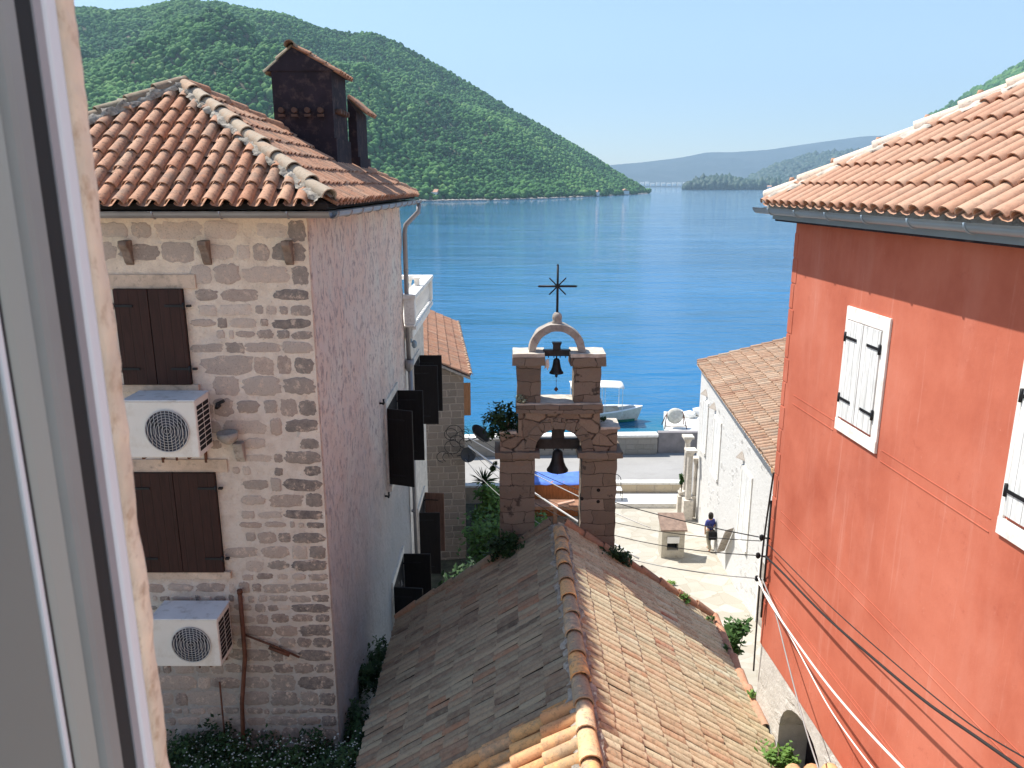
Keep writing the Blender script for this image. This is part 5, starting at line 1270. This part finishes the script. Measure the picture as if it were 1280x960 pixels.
# ================================================================== PERSON by the white wall
px,py,pz=7.32,26.8,2.82
def skin_mesh(name,joints,edges,mat,parent,sub=2):
    """one continuous skinned body; joints: [(x,y,z,r)]"""
    me=bpy.data.meshes.new(name); me.from_pydata([(j[0],j[1],j[2]) for j in joints],edges,[])
    o=bpy.data.objects.new(name,me); C.objects.link(o); o.parent=parent
    md=o.modifiers.new('s','SKIN'); md.use_smooth_shade=True
    for v,j in zip(me.skin_vertices[0].data,joints): v.radius=(j[3],j[3]*(j[4] if len(j)>4 else 1))
    me.skin_vertices[0].data[0].use_root=True
    o.modifiers.new('d','SUBSURF').levels=sub; o.modifiers['d'].render_levels=sub
    bpy.context.view_layer.update(); dg=bpy.context.evaluated_depsgraph_get()
    nm=bpy.data.meshes.new_from_object(o.evaluated_get(dg)); 
    for mm in list(o.modifiers): o.modifiers.remove(mm)
    o.data=nm; nm.materials.clear(); nm.materials.append(mat); return o
per=thing('person','person in a blue top and beige trousers walking beside the white house','person',(px,py,pz))
s=.90
body=[(0,0,.90,.10),(0,.0,1.08,.105),(0,0,1.28,.115),(0,0,1.40,.05),(0,-.01,1.50,.075),(0,-.01,1.62,.07),
 (-.17,0,1.33,.05),(-.24,.02,1.08,.036),(-.22,-.12,.86,.028),(-.21,-.16,.79,.028),
 (.17,0,1.33,.05),(.25,.0,1.08,.036),(.25,.02,.85,.028),(.25,.01,.77,.028),
 (-.09,0,.84,.085),(-.09,-.12,.48,.058),(-.09,-.10,.09,.04),(-.09,-.24,.035,.035),
 (.09,0,.84,.085),(.09,.06,.48,.058),(.09,.20,.12,.04),(.09,.10,.04,.035)]
ed=[(0,1),(1,2),(2,3),(3,4),(4,5),(2,6),(6,7),(7,8),(8,9),(2,10),(10,11),(11,12),(12,13),(0,14),(14,15),(15,16),(16,17),(0,18),(18,19),(19,20),(20,21)]
sc=lambda J,dr=0:[(j[0]*s,j[1]*s,j[2]*s,j[3]*s+dr)+tuple(j[4:]) for j in J]
M_SKIN=m_paint('skin',(.5,.3,.2),.6,.05,3)
bo=skin_mesh('body',sc(body),ed,M_SKIN,per)
tp=[body[i] for i in (1,0,2,3,6,7,10,11)]
tp=[(0,0,1.10,.115),(0,0,.92,.12),(0,0,1.28,.125),(0,0,1.37,.07),(-.17,0,1.33,.062),(-.225,.01,1.12,.05),(.17,0,1.33,.062),(.23,0,1.12,.05)]
skin_mesh('blue_top',sc(tp,.008),[(0,1),(0,2),(2,3),(2,4),(4,5),(2,6),(6,7)],m_paint('blue_cotton',(.05,.06,.24),.8,.2,6),per)
tr=[(0,0,.92,.115),(-.09,0,.84,.098),(-.09,-.12,.48,.075),(-.09,-.10,.12,.06),(.09,0,.84,.098),(.09,.06,.48,.075),(.09,.19,.14,.06)]
skin_mesh('trousers',sc(tr,.008),[(0,1),(1,2),(2,3),(0,4),(4,5),(5,6)],m_paint('beige_cotton',(.34,.31,.23),.85,.15,6),per)
hr=MB(); hr.lathe((0,.012*s,1.50*s),[(.0,-.06),(.08,-.05),(.095,.03),(.09,.11),(.06,.165),(0,.18)],16); me=mesh_of('hair',hr,m_paint('dark_hair',(.02,.015,.012),.6),(0,0,0),True); o=bpy.data.objects.new('hair',me); C.objects.link(o); o.parent=per
me_=MB(); me_.box(-.08*s,.08*s,-.115*s,-.085*s,1.42*s,1.42*s+.001)
fc=MB(); fc.lathe((0,-.028*s,1.555*s),[(0,-.085),(.045,-.07),(.066,-.02),(.066,.04),(.03,.075),(0,.08)],14); fc.lathe((0,-.095*s,1.55*s),[(0,-.015),(.012,-.01),(0,.02)],6)
me=mesh_of('face',fc,M_SKIN,(0,0,0),True); o=bpy.data.objects.new('face',me); C.objects.link(o); o.parent=per
per.rotation_euler=(0,0,R(205))
t=thing('shoulder_bag','dark bag hanging at the side of the walking person','bag',(px+.02,py-.22,pz+.72))
m=MB(); m.box(px-.10,px+.2,py-.30,py-.20,pz+.55,pz+.88); obj('bag_body',m,M_BLACK,t,bevel=.03)
obj('strap',MB().tube([(px-.05,py-.25,pz+.86),(px-.02,py-.16,pz+1.15),(px+.1,py-.2,pz+.87)],.012,5),M_BLACK,t)

# ================================================================== CABLES
def cable(label,pts,r,mat,group=None,name='overhead_cable'):
    m=MB(); m.tube(pts,r,6); o=obj(name,m,mat,None,loc=tuple(pts[0])); tag(o,label,'cable',group); return o
RC=rp(YR+.0,.10,0)
ins=[rp(YR-.04,.12,11.46),rp(YR-.02,.14,11.19),rp(YR,.12,10.84)]
t=thing('cable_bracket','iron cable bracket with dark insulators on the corner of the red house','bracket',tuple(rp(YR,.05,11.4)))
m=MB(); m.tube([rp(YR-.08,.05,12.0),rp(YR-.08,.05,10.3)],.014,6)
for p in ins: m.tube([rp(YR-.08,.02,p.z),p],.012,6)
obj('bracket',m,M_IRON,t)
for p in ins: obj('insulator',MB().lathe(p-Vector((0,0,.04)),[(.015,0),(.032,.02),(.022,.04),(.032,.06),(.015,.08)],10),M_BLACK,t)
lefts=[(-1.55,25.5,7.9),(-1.55,25.5,7.7),(-1.5,25.5,7.2)]
cable('thin black wire from the topmost insulator of the red house towards the low stone house',catenary(ins[0],(-1.6,25.4,8.1),.5),.008,M_CABLE,'wires crossing behind the bell tower')
cable('second thin black wire spanning just under the topmost one',catenary(ins[0]+Vector((0,0,-.05)),(-1.6,25.4,7.6),.8),.006,M_CABLE,'wires crossing behind the bell tower')
cable('thin black wire from the middle insulator passing in front of the cream bin',catenary(ins[1],(-1.6,25.4,7.5),.9),.007,M_CABLE,'wires crossing behind the bell tower')
cable('grey wire from the lowest insulator crossing low over the pale paving',catenary(ins[2],(-1.6,25.4,6.9),.9),.008,M_CABLE_G,'wires crossing behind the bell tower')
cable('thick pale rope-like cable slanting across the lower arch of the tower',catenary((-1.5,25.4,7.4),(3.9,22.0,4.9),.12),.032,M_CABLE_W)
cable('thin pale cable running beside the thick one behind the tower',catenary((-1.5,25.4,7.7),(4.6,24.0,5.0),.15),.016,M_CABLE_W)
# coil of wires on the low house corner
m=MB(); r=random.Random(2)
for k in range(9):
    c0=Vector((-1.9+r.uniform(-.5,.35),25.55,7.45+r.uniform(-.5,.45))); rr=r.uniform(.1,.34)
    m.tube([c0+Vector((math.cos(a)*rr,-.05*k*.3-.02,math.sin(a)*rr*.9)) for a in np.linspace(0,r.uniform(4,6.2),14)],.013,5)
o=obj('wire_bundle',m,M_CABLE,None,loc=(-1.9,25.5,7.4)); tag(o,'tangled bundle of black wires on the corner of the low stone house','cable')
# cables along the red wall towards the camera
def rw(pts,**k): return [rp(y,o,z) for y,o,z in pts]
def smooth(pts,n=40):
    P=[Vector(p) for p in pts]; out=[]
    for i in range(len(P)-1):
        a=P[max(i-1,0)];b=P[i];c=P[i+1];d_=P[min(i+2,len(P)-1)]
        for k in range(n//(len(P)-1)):
            t=k/(n//(len(P)-1)); out.append(.5*((2*b)+(c-a)*t+(2*a-5*b+4*c-d_)*t*t+(3*b-3*c+d_-a)*t**3))
    out.append(P[-1]); return out
cable('thick twisted black cable sagging from the corner along the red wall',smooth(rw([ (9.5, 0.1, 11.25), (8.85, 0.15, 11.36), (7.62, 0.2, 11.5), (6.56, 0.24, 11.68), (5.67, 0.28, 11.86), (5.0, 0.3, 12.04), (4.2, 0.32, 12.25)])),0.013,M_CABLE,'cables along the red wall')
cable('thin black cable strung above the thick twisted one on the red wall',smooth(rw([ (9.5, 0.08, 11.42), (8.88, 0.12, 11.5), (7.63, 0.16, 11.62), (6.36, 0.2, 11.8), (5.17, 0.24, 12.02), (4.2, 0.28, 12.35)])),0.006,M_CABLE,'cables along the red wall')
cable('thick white cable sloping from the lowest insulator down the red wall',smooth(rw([ (9.62, 0.12, 10.88), (9.0, 0.2, 10.85), (7.49, 0.28, 10.91), (6.48, 0.36, 11.07), (5.55, 0.44, 11.29), (4.83, 0.5, 11.5)])),0.012,M_CABLE_W,'cables along the red wall')
cable('thinner white cable hanging below the thick white one',smooth(rw([ (9.62, 0.12, 10.8), (9.0, 0.16, 10.83), (7.91, 0.22, 10.73), (7.07, 0.28, 10.69), (6.16, 0.34, 10.79), (5.43, 0.4, 10.97)])),0.008,M_CABLE_W,'cables along the red wall')
cable('grey wire dropping from the corner bracket across the dark arch',smooth(rw([ (9.55, 0.1, 10.9), (8.99, 0.14, 10.76), (8.22, 0.25, 10.48), (7.49, 0.35, 10.22), (6.96, 0.42, 10.1)])),0.009,M_CABLE_G,'cables along the red wall')
cable('black wire hanging straight down the corner of the red house',smooth(rw([(YR-.1,.06,12.4),(YR-.06,.1,11.3),(YR,.07,10.2),(YR+.02,.05,9.4)])),.012,M_CABLE,'cables along the red wall')

# ================================================================== PLANTS
plant('wall_shrub','dark green shrub growing out of the left shoulder of the bell tower','shrub',(-.18,12.2,12.24),(.36,.26,.36),1100,.04,L_DARK,stem_to=(-.05,12.25,12.1),seed=11)
m=MB(); leaves(m,(.12,12.1,12.68),(.13,.1,.09),90,.035,seed=5); o=obj('pale_weed',m,m_leaf('pale_weed_leaves',[(.3,.33,.22),(.45,.48,.35)]),None,recalc=False,loc=(.12,12.1,12.6)); tag(o,'pale weed on the ledge above the tower shrub','weed')
m=MB(); leaves(m,(-.32,12.05,11.55),(.10,.06,.12),60,.035,seed=6); o=obj('hanging_weed',m,L_DARK,None,recalc=False,loc=(-.3,12.05,11.6)); tag(o,'small weed hanging from the left capital of the tower','weed')
m=MB(); leaves(m,(1.45,12.2,12.32),(.10,.1,.08),60,.03,seed=16); o=obj('ledge_weed',m,L_DARK,None,recalc=False,loc=(1.45,12.2,12.25)); tag(o,'tiny weed on the right shoulder of the tower','weed')
plant('roof_weeds','dark clump of weeds on the tiles at the foot of the right tower pier','weeds',(1.70,11.88,10.08),(.30,.16,.2),460,.04,L_DARK,stem_to=(1.7,11.95,9.9),seed=12,group=None)
plant('roof_shrub','dark bushy growth at the foot of the left tower pier','shrub',(-.14,11.85,10.28),(.42,.22,.30),700,.045,L_DARK,stem_to=(-.1,12.0,9.9),seed=13)
plant('garden_shrub','dark bush between the stone corner and the tower, lowest in the gap','shrub',(-1.1,20.5,4.4),(1.0,1.3,1.2),1700,.10,L_DARK,stem_to=(-1.1,20.5,3.2),seed=14,group='garden shrubs left of the tower')
plant('garden_shrub','leafy green bush in the middle of the gap left of the tower','shrub',(-.7,24.5,4.2),(1.0,1.2,1.25),1600,.10,L_MID,stem_to=(-.7,24.5,3.0),seed=15,group='garden shrubs left of the tower')
plant('garden_shrub','bright yellow-green bush catching the sun below the spiky palm','shrub',(-.9,28.6,3.9),(.9,.9,1.0),1100,.10,L_LIGHT,stem_to=(-.9,28.6,2.7),seed=17,group='garden shrubs left of the tower')
plant('garden_shrub','mixed green bush behind the left tower pier','shrub',(.35,27.0,3.8),(1.0,.8,.8),900,.10,L_MID,stem_to=(.35,27,2.7),seed=27,group='garden shrubs left of the tower')
t=thing('spiky_palm','small spiky palm standing in the garden before the white low wall','palm',(-1.15,29.6,2.6))
m=MB(); m.tube([(-1.15,29.6,2.5),(-1.13,29.6,4.5)],[.09,.07],8); obj('trunk',m,M_BARK,t)
m=MB(); r=random.Random(8)
for k in range(60):
    a=r.uniform(0,6.28); e=r.uniform(-.3,1.45); d_=Vector((math.cos(a)*math.cos(e),math.sin(a)*math.cos(e),math.sin(e))); L=r.uniform(.45,.8); s_=d_.cross(Vector((0,0,1))).normalized()*.03; p=Vector((-1.13,29.6,4.45))
    m.add([p-s_,p+s_,p+d_*L*.6+s_*.8+Vector((0,0,-.02)),p+d_*L+Vector((0,0,-.12*L)),p+d_*L*.6-s_*.8],[(0,1,2,3,4)],(r.random(),0,0))
obj('fronds',m,L_DARK,t,recalc=False)
plant('fig_tree','young fig tree with light green leaves between the chapel eave and the white house','tree',(3.95,12.6,8.15),(.34,.36,.42),620,.065,L_MID,stem_to=(3.95,12.7,5.8),seed=18,tone=(.3,1))
plant('eave_shrub','bright green bush growing on the near right eave of the chapel, below the dark arch','shrub',(3.33,8.42,9.0),(.27,.3,.27),620,.045,L_LIGHT,stem_to=(3.35,8.4,8.8),seed=19)
for k,(x,y,z,rr,lb) in enumerate(((2.9,11.8,9.28,.12,'small tuft of weed on the far verge of the sunny slope'),(3.3,11.7,8.98,.10,'tiny weed where the far verge of the sunny slope meets its eave'),(3.42,9.75,8.98,.12,'weed tuft on the sunny eave where it meets the red house'),(3.4,10.9,8.95,.11,'weed tuft midway along the right eave of the chapel'))):
    m=MB(); leaves(m,(x,y,z),(rr,rr,rr*.8),90,.03,seed=30+k); o=obj('weed_tuft',m,L_LIGHT if k%2==0 else L_MID,None,recalc=False,loc=(x,y,z)); tag(o,lb,'weed','weeds on the chapel roof edge')
m=MB(); leaves(m,(5.15,23.6,3.12),(.5,.35,.08),420,.06,seed=41,zmin=3.03); leaves(m,(4.5,24.2,3.05),(.25,.2,.05),110,.05,seed=42,zmin=3.0)
tag(obj('paving_grass',m,L_LIGHT,recalc=False),'patch of bright grass between the paving stones before the bin',kind='stuff')
# undergrowth in the gap between the stone house and the chapel
m=MB(); r=random.Random(5)
for k in range(80):
    if k<62: x=r.uniform(-4.7,-1.9); y=r.uniform(7.6,9.2); z=8.45
    else: x=r.uniform(-2.35,-2.0); y=r.uniform(8.8,12.0); z=8.4
    leaves(m,(x,y,z+r.uniform(.0,.25)),(.35 if k<62 else .17,.35,.3),190,.032,seed=50+k)
tag(obj('undergrowth',m,L_DARK,recalc=False),'dark undergrowth along the foot of the tall stone house',kind='stuff')
m=MB()
for k in range(700):
    x=r.uniform(-4.3,-2.0); y=r.uniform(7.7,9.1); z=8.75+r.uniform(-.15,.15); a=r.uniform(0,3)
    s_=.014; m.add([(x-s_,y,z),(x,y-s_,z+.01),(x+s_,y,z),(x,y+s_,z+.01)],[(0,1,2,3)],(r.random(),0,0))
tag(obj('small_flowers',m,L_FLOWER,recalc=False),'tiny pale flowers scattered over the dark undergrowth',kind='stuff')
# tiled coping at the bottom right
t=thing('garden_wall','short wall with an orange tile coping between the chapel eave and the red house','wall',(3.3,7.2,8.5))
m=MB(); m.box(3.02,3.58,6.7,7.25,8.3,9.72); obj('wall',m,M_STONE,t)
obj('coping_tiles',tile_slope((3.0,7.32,9.70),(1,0,0),Vector((0,-1,.25)).normalized(),3,2,.2,.34,.095),T_NEW,t,recalc=False)

# ================================================================== THE CAMERA'S OWN WINDOW
win=thing('open_window','grey casement window frame with a dark gasket and white edge at the far left','window',(-.5,.75,H-1))
zb,zt=H-.92,H+.62
def strip(poly,name,mat,bev=0.0,label=None):
    return obj(name,MB().prism(poly,zb,zt,'z'),mat,win,bevel=bev,label=label)
strip([(-.456,.853),(-.452,.842),(-.452,.828),(-.458,.822),(-.49,.822),(-.49,.853)],'white_edge',M_PVC_W,.002)
strip([(-.4535,.8215),(-.456,.812),(-.49,.812),(-.49,.8215)],'inner_edge',m_paint('mauve_grey_edge',(.36,.34,.36),.5))
strip([(-.458,.8115),(-.466,.79),(-.49,.79),(-.49,.8115)],'gasket',M_RUBBER)
strip([(-.4605,.7895),(-.4600,.770),(-.462,.762),(-.475,.748),(-.49,.748),(-.49,.7895)],'frame_shadow_band',m_paint('shadow_grey_frame',(.3,.31,.3),.5))  # soft shadow on the frame painted as a darker grey strip
strip([(-.4615,.7478),(-.4605,.735),(-.4605,.715),(-.4625,.705),(-.49,.705),(-.49,.7478)],'frame',M_PVC,.003)
strip([(-.4615,.7045),(-.4615,.698),(-.49,.698),(-.49,.7045)],'bead_gap',M_RUBBER)
strip([(-.4595,.6975),(-.4595,.690),(-.49,.690),(-.49,.6975)],'bead',M_PVC_W,.001)
strip([(-.462,.6895),(-.462,.40),(-.52,.40),(-.52,.6895)],'sash',m_paint('dark_grey_sash',(.22,.245,.23),.45,.02,1,.02),.003)
own=thing('plaster_house','stone jamb and wall of the house the photograph is taken from, at the left edge','house',(-.7,.7,6))
m=MB(); nz=260; vs=[]
for i in range(nz+1):
    z=H-.95+1.62*i/nz; n1=noise.fractal(Vector((0,0,z*9)),.9,2,4)*.004; n2=noise.noise(Vector((1,2,z*38)))*.0022
    vs+=[(-.60,.8535,z),(-.4560+n1*.3,.8535,z),(-.4560+n1*.6,.875,z),(-.4560+n1+n2-.003,.893,z),(-.4640+n1,.905+n2,z),(-.60,.91,z)]
m.add(vs,[(i*6+k,(i+1)*6+k,(i+1)*6+k+1,i*6+k+1) for i in range(nz) for k in range(5)],smooth=True); m.f.append(tuple(range(6))); m.sm.append(False); m.f.append(tuple(nz*6+k for k in range(6))); m.sm.append(False)
obj('stone_jamb',m,M_JAMB,own,recalc=True)
m=MB(); m.box(-3.5,-.601,.70,.905,4,H+2.2); m.box(-.6,2.6,.70,.9,4,H-.96); m.box(-.6,2.6,.70,.9,H+1.9,H+2.6); m.box(-.6,-.5,.70,.852,H+.67,H+1.9); m.box(2.6,3.6,.70,.9,4,H+2.6)
obj('wall',m,M_STONE,own)


# ================================================================== AIR, SKY, SUN, CAMERA
hz=MB().box(-11600,11600,-300,11600,-4,1500)
me=mesh_of('haze',hz,None,(0,0,0),True); ho=bpy.data.objects.new('haze',me); C.objects.link(ho); tag(ho,'thin blue air over the bay',kind='stuff')
hm=bpy.data.materials.new('haze_air'); hm.use_nodes=True; nt=hm.node_tree; nt.nodes.clear()
out=nt.nodes.new('ShaderNodeOutputMaterial'); pv=nt.nodes.new('ShaderNodeVolumePrincipled'); pv.inputs['Density'].default_value=HAZE; pv.inputs['Color'].default_value=(.54,.78,1,1); pv.inputs['Anisotropy'].default_value=0.0
nt.links.new(pv.outputs[0],out.inputs['Volume']); me.materials.append(hm)
SC.cycles.volume_bounces=0
az=math.atan2(-.54,.33); el=math.atan2(1,math.hypot(.56,.36))
w=bpy.data.worlds.new('World'); SC.world=w; w.use_nodes=True; nt=w.node_tree; bg=nt.nodes['Background']
sk=nt.nodes.new('ShaderNodeTexSky'); sk.sky_type='NISHITA'; sk.sun_disc=False; sk.sun_elevation=el; sk.sun_rotation=az; sk.altitude=10; sk.air_density=1.0; sk.dust_density=.35; sk.ozone_density=1.6
nt.links.new(sk.outputs[0],bg.inputs[0]); bg.inputs[1].default_value=SKY
sd=bpy.data.lights.new('sun','SUN'); sd.energy=SUN; sd.angle=R(.53); sd.color=(1,.955,.88); so=bpy.data.objects.new('sun',sd); C.objects.link(so)
ld=Vector((.56,-.36,-1)).normalized(); so.rotation_euler=ld.to_track_quat('-Z','Y').to_euler(); so.location=(-20,20,60)
cd=bpy.data.cameras.new('camera'); cam=bpy.data.objects.new('camera',cd); C.objects.link(cam); SC.camera=cam
cam.location=(0,0,H); cam.rotation_euler=(R(90-14.2),0,0); cd.sensor_width=36; cd.lens=36*980/1280; cd.dof.use_dof=True; cd.dof.focus_distance=14; cd.dof.aperture_fstop=10; cd.clip_start=.05; cd.clip_end=40000
SC.view_settings.view_transform='Standard'; SC.view_settings.look='None'; SC.view_settings.exposure=EXPO; SC.view_settings.gamma=1
